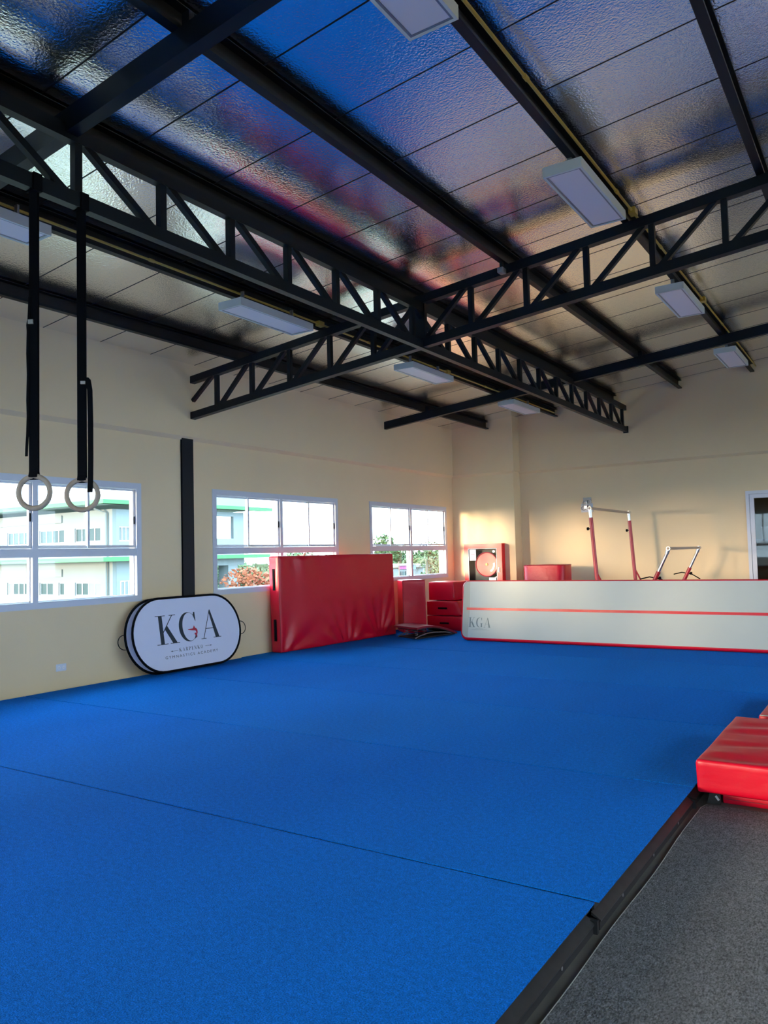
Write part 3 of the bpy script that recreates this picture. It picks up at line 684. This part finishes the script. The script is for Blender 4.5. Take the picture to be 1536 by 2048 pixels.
print_poly(gg, [R_(7.130, .2735, 7.25, .2775), [(7.122, .2755), (7.155, .2835), (7.155, .2675)], R_(7.745, .2805, 7.862, .2845), [(7.872, .2825), (7.838, .2905), (7.838, .2745)]], 0, 0, 1, 1, plc)
mk('name_lettering', gg, 'ink', bn)
def text_mesh(name_, body, size, u0, u1, v0, place, m_, parent):
    cu = bpy.data.curves.new(name_, 'FONT'); cu.body = body; cu.size = size; cu.extrude = 0; cu.space_character = 1.45
    to = bpy.data.objects.new(name_, cu); COL.objects.link(to); bpy.context.view_layer.update()
    me = bpy.data.meshes.new_from_object(to.evaluated_get(bpy.context.evaluated_depsgraph_get()))
    xs_ = [v.co.x for v in me.vertices]; a, b = min(xs_), max(xs_); k_ = (u1-u0)/(b-a)
    gg = G(); gg.add([place(u0+(v.co.x-a)*k_, v0+v.co.y, .001) for v in me.vertices], [tuple(p.vertices) for p in me.polygons])
    bpy.data.objects.remove(to); bpy.data.meshes.remove(me); bpy.data.curves.remove(cu)
    return mk(name_, gg, m_, parent)
text_mesh('small_lettering', 'GYMNASTICS ACADEMY', .050, 7.022, 7.972, .183, plc, 'ink', bn)
# the same mark printed pale on the air track
pla = lambda u, v, n=0.0: xa((u, -.0035-n, v))
gg = G()
for ch, u0, sv in (('K', -6.185, .165), ('g', -6.035, .165), ('A', -5.895, .165)):
    S, w_ = glyph(ch); print_poly(gg, S, u0, .222, .135, sv, pla)
print_poly(gg, [R_(-6.12, .186, -5.83, .189), R_(-6.15, .172, -5.79, .1735), R_(-6.05, .196, -5.90, .199)], 0, 0, 1, 1, pla)
mk('printed_logo', gg, 'greyink', at)

# ------------------------------------------------------------------ socket outlet
so = thing('wall_socket', 'pale double wall socket low on the left wall', 'socket', (XL, 5.67, .21))
mk('plate', G().rbox(.012, .135, .085, .004, 1, 2, 2, xf=lambda p: Vector(p)+Vector((XL+.007, 5.67, .212))), 'plastic', so, smooth=True)
for dy in (-.032, .032):
    so2 = mk('socket_insert', G().disc((XL+.0125, 5.67+dy, .2545), (1, 0, 0), .019, .003, 16), 'sticker', so)
    mk('pin_slot', G().box(XL+.0155, XL+.0162, 5.662+dy, 5.665+dy, .247, .261).box(XL+.0155, XL+.0162, 5.675+dy, 5.678+dy, .247, .261), 'metalgrey', so2)

# ------------------------------------------------------------------ fire hose cabinet on the pillar
fc = thing('fire_hose_cabinet', 'red fire hose cabinet with glass door on the corner pillar', 'fire hose cabinet', (-7.6, 15.6, .66))
CX0, CX1, CZ0, CZ1, CY = -8.055, -7.145, .60, 1.690, 15.46
mk('case', G().box(CX0+.01, CX0+.03, CY+.02, 15.648, CZ0, CZ1).box(CX1-.03, CX1-.01, CY+.02, 15.648, CZ0, CZ1).box(CX0+.03, CX1-.03, CY+.02, 15.648, CZ1-.03, CZ1-.01).box(CX0+.03, CX1-.03, CY+.02, 15.648, CZ0, CZ0+.02), 'cabred', fc)
mk('back_panel', B(CX0+.03, CX1-.03, 15.62, 15.648, CZ0+.02, CZ1-.03), 'frame_black', fc)
gx0, gx1, gz0, gz1 = CX0+.10, CX1-.12, CZ0+.24, CZ1-.105
dr = mk('door', G().box(CX0, gx0, CY, CY+.02, CZ0, CZ1).box(gx1, CX1, CY, CY+.02, CZ0, CZ1).box(gx0, gx1, CY, CY+.02, gz1, CZ1).box(gx0, gx1, CY, CY+.02, CZ0, gz0), 'cabred', fc)
mk('pane', B(gx0, gx1, CY+.009, CY+.012, gz0, gz1), 'acrylic', dr)
q = G(); t_ = .008
q.box(gx0, gx0+t_, CY-.004, CY+.004, gz0, gz1).box(gx1-t_, gx1, CY-.004, CY+.004, gz0, gz1).box(gx0+t_, gx1-t_, CY-.004, CY+.004, gz1-t_, gz1).box(gx0+t_, gx1-t_, CY-.004, CY+.004, gz0, gz0+t_)
mk('pane_trim', q, 'alu', dr)
mk('handle', B(gx1+.035, gx1+.06, CY-.018, CY, 1.06, 1.17), 'plastic', dr)
s1 = mk('sticker', B(gx0+.03, gx0+.185, CY-.001, CY+.006, gz1-.26, gz1-.02), 'sticker', dr)
q = G()
for k in range(4): q.box(gx0+.055+.0*k, gx0+.16, CY-.0025, CY-.001, gz1-.235+k*.05, gz1-.228+k*.05)
mk('sticker_print', q, 'redink', s1)
mk('sticker', B(gx1-.20, gx1-.03, CY-.001, CY+.006, gz0+.01, gz0+.105), 'sticker', dr)
mk('sticker', G().disc((gx1-.075, CY+.006, gz1-.07), (0, -1, 0), .03, .006, 14), 'sticker', dr)
rl = mk('hose_reel', G().disc((-7.53, 15.50, 1.235), (0, 1, 0), .255, .012, 40).disc((-7.53, 15.60, 1.235), (0, 1, 0), .255, .012, 40), 'cabred', fc)
mk('reel_rim', G().tube([(-7.53+.262*math.cos(k*math.pi/20), 15.496, 1.235+.262*math.sin(k*math.pi/20)) for k in range(40)], .012, 8, True), 'redink', rl, smooth='full')
q = G().disc((-7.53, 15.485, 1.235), (0, 1, 0), .03, .014, 16)
mk('reel_hub', q, 'gold', rl)
for k in range(4): rl_ = mk('hose_coil', G().tube([(-7.53+(.225-.0*k)*math.cos(a_*math.pi/16), 15.525+.02*k, 1.235+.225*math.sin(a_*math.pi/16)) for a_ in range(32)], .013, 8, True), 'postred', rl, smooth='full')
mk('reel_label', G().prism([(-7.53+r_*math.cos(math.radians(a_)), 15.497, 1.235+r_*math.sin(math.radians(a_))) for r_, rng in ((.20, range(-60, 11, 10)), (.155, range(10, -61, -10))) for a_ in rng], (0, -.003, 0)), 'sticker', rl)
mk('nozzle', G().tube([(-7.35, 15.49, .93), (-7.24, 15.49, .99), (-7.21, 15.49, .985)], [.014, .012, .018], 10), 'sticker', fc, smooth=True)

# ------------------------------------------------------------------ red padded block by the back wall
rb = thing('padded_block', 'rounded red padded block by the back wall beside the pillar', 'foam block', (-6.15, 15.4, ZF))
P = rrect(-6.50, -5.60, 15.02, 15.58, .10, 6)
lp_ = []
for z_, ins in ((ZF+.002, .02), (ZF+.02, 0), (1.19, 0), (1.21, .006), (1.215, .02)):
    lp_.append([(x, y_, z_) for x, y_ in rrect(-6.50+ins, -5.60-ins, 15.02+ins, 15.58-ins, .14-ins, 6)])
mk('cushion', loft(lp_), 'red', rb, smooth=True)
mk('seam_piping', G().tube([(x, y_, 1.205) for x, y_ in rrect(-6.503, -5.597, 15.017, 15.583, .143, 6)], .005, 6, True), 'darkred', rb, smooth='full')
rb2 = mk('spacer_pad', G().rbox(.12, .5, 1.0, .02, 2, 4, 8, xf=lambda p: Vector(p)+Vector((-6.60, 15.35, ZF+.002))), 'red', smooth='full')
tag(rb2, 'narrow dark-sided red pad squeezed left of the rounded block', 'foam block')
mk('seam_piping', B(-6.66, -6.54, 15.095, 15.101, 1.0+ZF-.02, 1.0+ZF-.012), 'darkred', rb2)

# ------------------------------------------------------------------ uneven bars
ub_ = thing('uneven_bars', 'red and chrome uneven bars standing behind the air track', 'gymnastics bars', (-3.85, 14.15, ZF))
Y1, Y2 = 13.0, 15.3
for kind, xt, zt, x1_, zchr, in (('high', -4.335, 2.205, -4.20, 2.02), ('low', -3.07, 1.485, -3.84, 1.10)):
    mk('bar_rail', G().tube([(xt, Y1-.04, zt), (xt, Y2+.04, zt)], .022, 12), 'barwood', ub_, smooth=True)
    for yy in (Y1, Y2):
        A = Vector((xt, yy, zt-.02)); Bb = Vector((x1_, yy, ZF+.03)); f_ = (zt-zchr)/(zt-ZF); Mx = A.lerp(Bb, f_)
        pr = mk('upright', G().tube([Mx.lerp(Bb, -.02), Bb], .034, 12), 'postred', ub_, smooth=True)
        up_ = mk('upright_extension', G().tube([A, Mx], .024, 12), 'chrome', ub_, smooth=True); up_['label'] = 'chrome telescopic upper post'
        mk('bar_clamp', G().tube([(xt, yy-.035, zt), (xt, yy+.035, zt)], .034, 12).tube([A+Vector((0, 0, .03)), A.lerp(Bb, .04)], .03, 10), 'chrome', ub_, smooth=True)
        kd = Mx.lerp(Bb, .07); sgn = -1 if kind == 'high' else 1
        mk('knob', G().tube([kd, kd+Vector((sgn*.06, 0, 0))], .009, 8).tube([kd+Vector((sgn*.055, 0, 0)), kd+Vector((sgn*.085, 0, 0))], .026, 10), 'black', pr, smooth=True)
        if kind == 'high':
            mk('brace', G().tube([Mx.lerp(Bb, .42), Vector((x1_+.52, yy, ZF+.04))], .016, 8), 'postred', ub_, smooth=True)
        else:
            mk('brace', G().tube([Mx.lerp(Bb, .10), Vector((x1_-.25, yy, ZF+.04))], .018, 8), 'postred', ub_, smooth=True)
            mk('tension_cable', G().tube([Vector((x1_+.33, yy-.12, 1.0)), Vector((x1_+.45, yy, 1.03)), Vector((x1_+.62, yy+.05, .99)), Vector((x1_+.75, yy+.1, .9))], .010, 6), 'black', ub_, smooth=True)
for yy in (Y1, Y2): mk('base_rail', B(-4.45, -3.40, yy-.04, yy+.04, ZF+.001, ZF+.04), 'postred', ub_)
for xx in (-4.4, -3.5): mk('base_rail', B(xx, xx+.07, Y1+.04, Y2-.04, ZF+.001, ZF+.04), 'postred', ub_)

# wall plate with hooks above the bars
wp = thing('wall_bracket', 'metal wall plate with ring hooks above the tall bar upright', 'bracket', (-5.40, YB, 2.30))
mk('plate', B(-5.52, -5.27, YB-.022, YB-.001, 2.29, 2.47), 'alu', wp)
mk('plate', B(-5.47, -5.30, YB-.022, YB-.001, 2.475, 2.60), 'metalgrey', wp)
for k, (dx, dz, r_) in enumerate(((-.04, .17, .055), (.05, .20, .05), (-.08, .08, .045), (.04, .09, .05))):
    mk('ring_hook', G().tube([(-5.39+dx+r_*math.cos(a_*math.pi/8), YB-.04-.02*(k % 2), 2.30+dz+r_*math.sin(a_*math.pi/8)) for a_ in range(16)], .010, 8, True), 'chrome', wp, smooth='full')
mk('bracket_arm', B(-5.42, -5.36, YB-.12, YB-.022, 2.36, 2.42), 'chrome', wp)

# ------------------------------------------------------------------ crash mats at the right edge
def dtop(p, n):
    d = .004*noi(p, 3)
    if n.z > .5:
        e = min(p.x+.95, .95-p.x, p.y+.72, .72-p.y); f_ = min(1, max(0, e/.10))
        s_ = p.y*1.0-.22*p.x
        d += f_*(.007*(math.sin(s_*17+3*noi(p, 1.1))*max(0, noi((p.x*.4, p.y*2, 0), 1.6, 5)+.35)*1.6)*1.7+.012*noi(p, 1.2, 3))
    if n.y < -.5: d += .012*noi(p, 2.2, 9)+.010*max(0, math.sin(p.x*9+p.z*16))*max(0, -p.z*5)
    return d
cm = thing('crash_mat', 'thick red crash mat with wrinkled top at the right edge, nearest', 'crash mat', (-.19, 5.93, -.045), 'red vinyl mats')
pad('cushion', cm, 1.92, 1.46, .205, .020, (60, 70, 8), dtop, lambda p: Vector(p)+Vector((-.165, 5.935, -.040)))
q = G().beam((-1.115, 5.206, -.034), (.78, 5.206, -.034), .008, .008); q.beam((-1.11, 5.208, .16), (.78, 5.208, .16), .006, .006)
mk('seam_piping', q, 'red', cm)
lm_ = thing('folding_mat', 'thin red folded mat lying under the right crash mat', 'mat', (-.1, 5.8, ZF+.012), 'red vinyl mats')
pad('cushion', lm_, 1.75, 1.3, .075, .012, (20, 10, 2), lambda p, n: .002*noi(p, 3), lambda p: Vector(p)+Vector((-.125, 5.98, ZF+.001)))
mk('seam_piping', B(-.99, .74, 5.326, 5.331, ZF+.03, ZF+.035), 'darkred', lm_)
bk = thing('corner_bracket', 'small black metal bracket under the corner of the right crash mat', 'bracket', (-1.05, 5.3, ZF))
mk('bracket_plate', G().prism([(-1.085, 5.295, ZF+.001), (-1.005, 5.295, ZF+.001), (-1.005, 5.295, ZF+.078), (-1.065, 5.295, ZF+.078)], (0, .02, 0)), 'frame_black', bk)
mk('bracket_hook', G().beam((-1.03, 5.285, ZF+.055), (-1.012, 5.285, ZF+.03), .008, .012, (0, 1, 0)), 'alu', bk)
cm2 = thing('crash_mat', 'second red crash mat behind the near one, cut off by the right edge', 'crash mat', (0, 7.7, 0), 'red vinyl mats')
pad('cushion', cm2, 1.95, 1.3, .108, .016, (30, 20, 4), dtop, lambda p: Vector(p)+Vector((-.035, 7.69, .006)))
mk('seam_piping', B(-1.00, .93, 7.036, 7.044, .108, .115), 'white', cm2)

# ------------------------------------------------------------------ outside
struct('ground', B(-260, 60, -160, 260, -4.6, -4.5), 'ground')
ob = thing('school_building', 'pale two-storey building with bright green fascias outside the left windows', 'building', (-42, 32, -4.5))
XB, YA = -35.7, 27.2
q = G()
def wall_h(gx, a0, a1, z0, z1, holes, put):
    holed(gx, a0, a1, z0, z1, holes, put)
up_w = [(-58.4, -56.1), (-54.9, -52.6), (-51.5, -49.2), (-45.81, -43.55), (-42.45, -40.05), (-39.04, -36.75)]
q = G(); holed(q, -62, XB, 1.3, 4.4, [(a, b, 2.66, 3.44) for a, b in up_w], lambda gx, a, b, z0, z1: gx.box(a, b, YA, YA+.25, z0, z1))
mk('front_wall', q, 'xwall', ob)
lo_w = [(-58.4, -56.1), (-54.9, -52.6), (-51.5, -49.2), (-45.81, -43.55), (-42.45, -41.14), (-40.58, -40.07), (-39.04, -36.75)]
q = G(); holed(q, -62, XB, -4.5, 1.3, [(a, b, -.36, .37) for a, b in lo_w], lambda gx, a, b, z0, z1: gx.box(a, b, YA+.004, YA+.24, z0, min(z1, 1.4)))
mk('front_wall', q, 'xwall', ob)
for row, (z0, z1) in ((up_w, (2.66, 3.44)), (lo_w, (-.36, .37))):
    for a, b in row:
        n = 4 if b-a > 2 else (2 if b-a > 1 else 1)
        q = G().box(a, b, YA+.06, YA+.12, z0, z0+.04).box(a, b, YA+.06, YA+.12, z1-.04, z1)
        for k in range(n+1):
            xx = a+(b-a)*k/n; q.box(max(a, xx-.03), min(b, xx+.03), YA+.06, YA+.12, z0+.04, z1-.04)
        fo = mk('window_frame', q, 'alu', ob)
        for k in range(n):
            mk('pane', B(a+(b-a)*k/n+.02, a+(b-a)*(k+1)/n-.02, YA+.09, YA+.10, z0+.03, z1-.03), 'xcurtain' if (a == -39.04 and row is lo_w and k > 1) or (a == -45.81 and row is lo_w and k == 0) else 'xglass', fo)
# upper relief bands
for z in (3.83, .72):
    mk('wall_band', B(-46.5, -40.2, YA-.06, YA, z, z+.42), 'xwall', ob); mk('wall_band', B(-60, -47.2, YA-.06, YA, z, z+.42), 'xwall', ob)
# east side: wall, opening with columns, balcony
q = G(); holed(q, YA+.25, 32.2, -4.5, 4.4, [(27.65, 29.8, 2.62, 3.46)], lambda gx, a, b, z0, z1: gx.box(XB-.25, XB, a, b, z0, z1))
mk('side_wall', q, 'xpale', ob)
q = G().box(XB-.2, XB-.1, 27.65, 29.8, 2.62, 2.68).box(XB-.2, XB-.1, 27.65, 29.8, 3.40, 3.46)
for k in range(9): q.box(XB-.2, XB-.1, 27.65+.265*k-.02, 27.65+.265*k+.02, 2.68, 3.40)
f1 = mk('window_frame', q, 'alu', ob); mk('pane', B(XB-.14, XB-.13, 27.65, 29.8, 2.66, 3.42), 'xcurtain', f1)
q = G().box(XB, XB+.04, 27.7, 29.8, -.45, -.40).box(XB, XB+.04, 27.7, 29.8, .40, .44)
for k in range(9): q.box(XB, XB+.04, 27.7+.26*k-.02, 27.7+.26*k+.02, -.40, .40)
f1 = mk('window_frame', q, 'alu', ob); mk('pane', B(XB, XB+.01, 27.72, 29.78, -.40, .40), 'xcurtain', f1)
mk('side_wall', G().box(XB-.25, XB, 32.2, 37.45, 4.22, 4.5).box(XB-.25, XB, 32.2, 37.45, 1.1, 2.80).box(XB-.25, XB, 36.5, 37.45, 2.80, 4.22).box(XB-.25, XB, 32.2, 34.2, 2.80, 4.22).box(XB-.25, XB, 34.2, 37.45, -1.6, -1.05), 'xpale', ob)
mk('column', B(XB-.9, XB-.02, 36.0, 36.85, -4.5, 1.1), 'xpale', ob)
mk('column', B(XB-.9, XB-.02, 33.2, 33.9, -4.5, 1.1), 'xpale', ob)
mk('drain_pipe', G().tube([(XB-.4, YA-.12, -4.4), (XB-.4, YA-.12, 4.2), (XB-.9, YA-.5, 4.45)], .07, 8), 'xwall', ob, smooth=True)
for z0, z1, yo in ((4.63, 4.85, 39.5), (1.53, 1.76, 39.2)):
    mk('green_fascia', B(-35.05, -35.0, 26.1, yo, z0, z1), 'green', ob)
    mk('green_fascia', B(-62, -35.05, 26.1, 26.15, z0, z1), 'green', ob)
    mk('eave_slab', G().box(-62, -35.05, 26.15, YA if z0 < 3 else 38, z0+.02, z0+.16).box(XB if z0 < 3 else -35.7, -35.05, YA if z0 < 3 else 26.2, yo, z0+.02, z0+.16), 'xsoffit', ob)
mk('roof_storey', B(-60, -38, 30.2, 40.1, 4.8, 5.68), 'xpale', ob)
mk('rear_block', B(-62, -50, 27.5, 40, -4.5, 4.4), 'xwall', ob)

def leafy(name_, label, x, y, z0, zc_, rx, rz, m_, n=1400, lsz=.35, seed=1, grp=None):
    rnd = random.Random(seed)
    t = thing(name_, label, 'tree', (x, y, z0), grp)
    tr_ = G().tube([(x, y, z0), (x+.1, y, (z0+zc_)/2), (x, y+.1, zc_)], [.28, .2, .10], 8)
    for k in range(5):
        a_ = k*1.3+rnd.random(); tr_.tube([(x, y, (z0+zc_)/2+.2*k), (x+math.cos(a_)*rx*.6, y+math.sin(a_)*rx*.6, zc_+rz*.2*k/4)], [.09, .03], 6)
    mk('trunk', tr_, 'bark', t, smooth=True)
    cl = [(Vector((rnd.gauss(0, .45)*rx, rnd.gauss(0, .45)*rx, rnd.gauss(0, .4)*rz)), rnd.uniform(.3, .5)) for _ in range(14)]
    gg = G()
    for i in range(n):
        c, r_ = rnd.choice(cl); d = Vector((rnd.gauss(0, 1), rnd.gauss(0, 1), rnd.gauss(0, 1))).normalized()
        p = Vector((x, y, zc_))+c+Vector((d.x*r_*rx, d.y*r_*rx, d.z*r_*rz))*rnd.uniform(.75, 1.05)
        a = Vector((rnd.gauss(0, 1), rnd.gauss(0, 1), rnd.gauss(0, .6))).normalized(); b = a.cross(d).normalized() if abs(a.dot(d)) < .99 else Vector((0, 0, 1))
        s_ = lsz*rnd.uniform(.6, 1.2)
        gg.add([p-a*s_*.5, p+b*s_*.25, p+a*s_*.5, p-b*s_*.25], [(0, 1, 2, 3)])
    f_ = mk('foliage', gg, m_, t); f_['kind'] = 'stuff'
leafy('leafy_tree', 'green tree seen below the pale building through its columns', -44, 45.0, -4.5, -.3, 2.6, 1.5, 'leafpale', seed=2, grp='trees outside')
leafy('leafy_tree', 'green tree just left of the orange flowering tree', -40, 41.8, -4.5, -.4, 1.8, 1.3, 'leaf', seed=3, grp='trees outside')
leafy('flowering_tree', 'orange-red flowering tree outside beside the leaning red mat', -30.5, 35.2, -4.5, -.2, 2.9, 1.5, 'leaforange', 2200, .3, 4, 'trees outside')
leafy('leafy_tree', 'far green tree at the left of the last window', -56, 84.5, -4.5, 1.3, 1.9, 2.3, 'leaf', seed=5, lsz=.6, grp='trees outside')
leafy('leafy_tree', 'low far tree rising just over the transom of the last window', -70.5, 112, -4.5, 1.1, 1.7, 1.8, 'leafpale', seed=6, lsz=.6, grp='trees outside')
leafy('leafy_tree', 'broad green tree right of the palm in the last window', -48, 86, -4.5, -.6, 3.2, 2.4, 'leafpale', 2200, .5, 7, 'trees outside')
leafy('leafy_tree', 'hazy green tree behind the pink shop sign', -98, 121, -4.5, .1, 6, 3.0, 'leafpale', 2000, .9, 8, 'trees outside')
leafy('leafy_tree', 'hazy tree behind the palm, right half of the last window', -84, 140, -4.5, .4, 6, 3.0, 'leaf', 2000, .9, 9, 'trees outside')
leafy('leafy_tree', 'small bush under the palm in the last window', -40, 66, -4.5, -2.2, 2.2, 1.2, 'leaf', 1200, .35, 10, 'trees outside')
pm = thing('palm_tree', 'palm tree with yellowish fronds seen in the last window', 'palm', (-45, 77, -4.5), 'trees outside')
mk('trunk', G().tube([(-45, 77, -4.5), (-45.1, 77, -2), (-45, 77.05, .7)], [.22, .16, .13], 8), 'bark', pm, smooth=True)
rnd = random.Random(5)
for k in range(16):
    a_ = k*2.399; el = rnd.uniform(-.2, .9); L = rnd.uniform(1.6, 2.1); gg = G(); pts_ = []
    for s_ in range(8):
        f_ = s_/7; pts_.append(Vector((-45+math.cos(a_)*L*f_*math.cos(el*.6), 77.05+math.sin(a_)*L*f_*math.cos(el*.6), .7+L*(math.sin(el)*f_-.75*f_*f_))))
    for s_ in range(7):
        d = (pts_[s_+1]-pts_[s_]).normalized(); sd_ = d.cross(Vector((0, 0, 1))).normalized(); wv = .32*(1-.1*s_)
        for q_ in (-1, 1):
            for h_ in (0, .5):
                p = pts_[s_].lerp(pts_[s_+1], h_); gg.add([p, p+d*.07, p+sd_*q_*wv+d*.18-Vector((0, 0, .16)), ], [(0, 1, 2)])
    mk('frond', gg.tube(pts_, .02, 4), 'leafyellow' if k % 3 else 'leaf', pm)
# shops beyond
sh1 = thing('shop_building', 'far low shop with pink and blue signs and pale roof', 'building', (-60, 96, -4.5))
mk('wall', B(-66, -60, 92.5, 99.2, -4.5, -.55), 'xwall', sh1); mk('roof', B(-66.3, -59.6, 92, 99.6, -.12, .12), 'roof', sh1)
mk('sign', B(-60, -59.8, 94.6, 96.6, -.62, -.14), 'pink', sh1); mk('sign', B(-60, -59.8, 96.7, 99.1, -.75, -.14), 'bluesign', sh1)
for k in range(3): mk('window_frame', B(-59.98, -59.9, 95+1.3*k, 95.9+1.3*k, -2.0, -.95), 'xglass', sh1)
sh2 = thing('low_house', 'far low house with pale roof behind the palm', 'building', (-60, 104, -4.5))
mk('wall', B(-66, -60, 101.5, 110, -4.5, -.45), 'xsoffit', sh2); mk('roof', B(-66.5, -59.3, 101, 110.5, -.45, -.1), 'roof', sh2)
for k in range(4): mk('window_frame', B(-59.98, -59.9, 102.3+2*k, 103.5+2*k, -1.9, -.9), 'xglass', sh2)
pl_ = thing('utility_pole', 'thin utility pole by the far shop', 'pole', (-58, 92, -4.5))
mk('pole', G().tube([(-58, 91.6, -4.5), (-58, 91.6, 2.4)], .06, 8), 'bark', pl_, smooth=True); mk('cross_arm', B(-58.05, -57.95, 91.0, 92.2, 2.0, 2.1), 'bark', pl_)
hd = thing('hillside', 'hazy tree line along the horizon behind the shops', 'tree line', (-130, 120, -4.5)); 
gg = G(); rnd = random.Random(9)
for i in range(5200):
    y_ = rnd.uniform(20, 250); x_ = -130+rnd.uniform(-4, 4); z_ = rnd.uniform(-4.4, -1+2.2*noise.noise(Vector((y_*.05, 0, 3)))+2*noise.noise(Vector((y_*.3, 0, 1))))
    s_ = rnd.uniform(.8, 1.8); a_ = rnd.random()*6.28
    gg.add([(x_, y_-s_*math.cos(a_), z_-s_*math.sin(a_)), (x_+.4, y_+s_*math.sin(a_), z_-s_*math.cos(a_)), (x_, y_+s_*math.cos(a_), z_+s_*math.sin(a_)), (x_-.3, y_-s_*math.sin(a_), z_+s_*math.cos(a_))], [(0, 1, 2, 3)])
f_ = mk('foliage', gg, 'leafpale', hd); f_['kind'] = 'stuff'
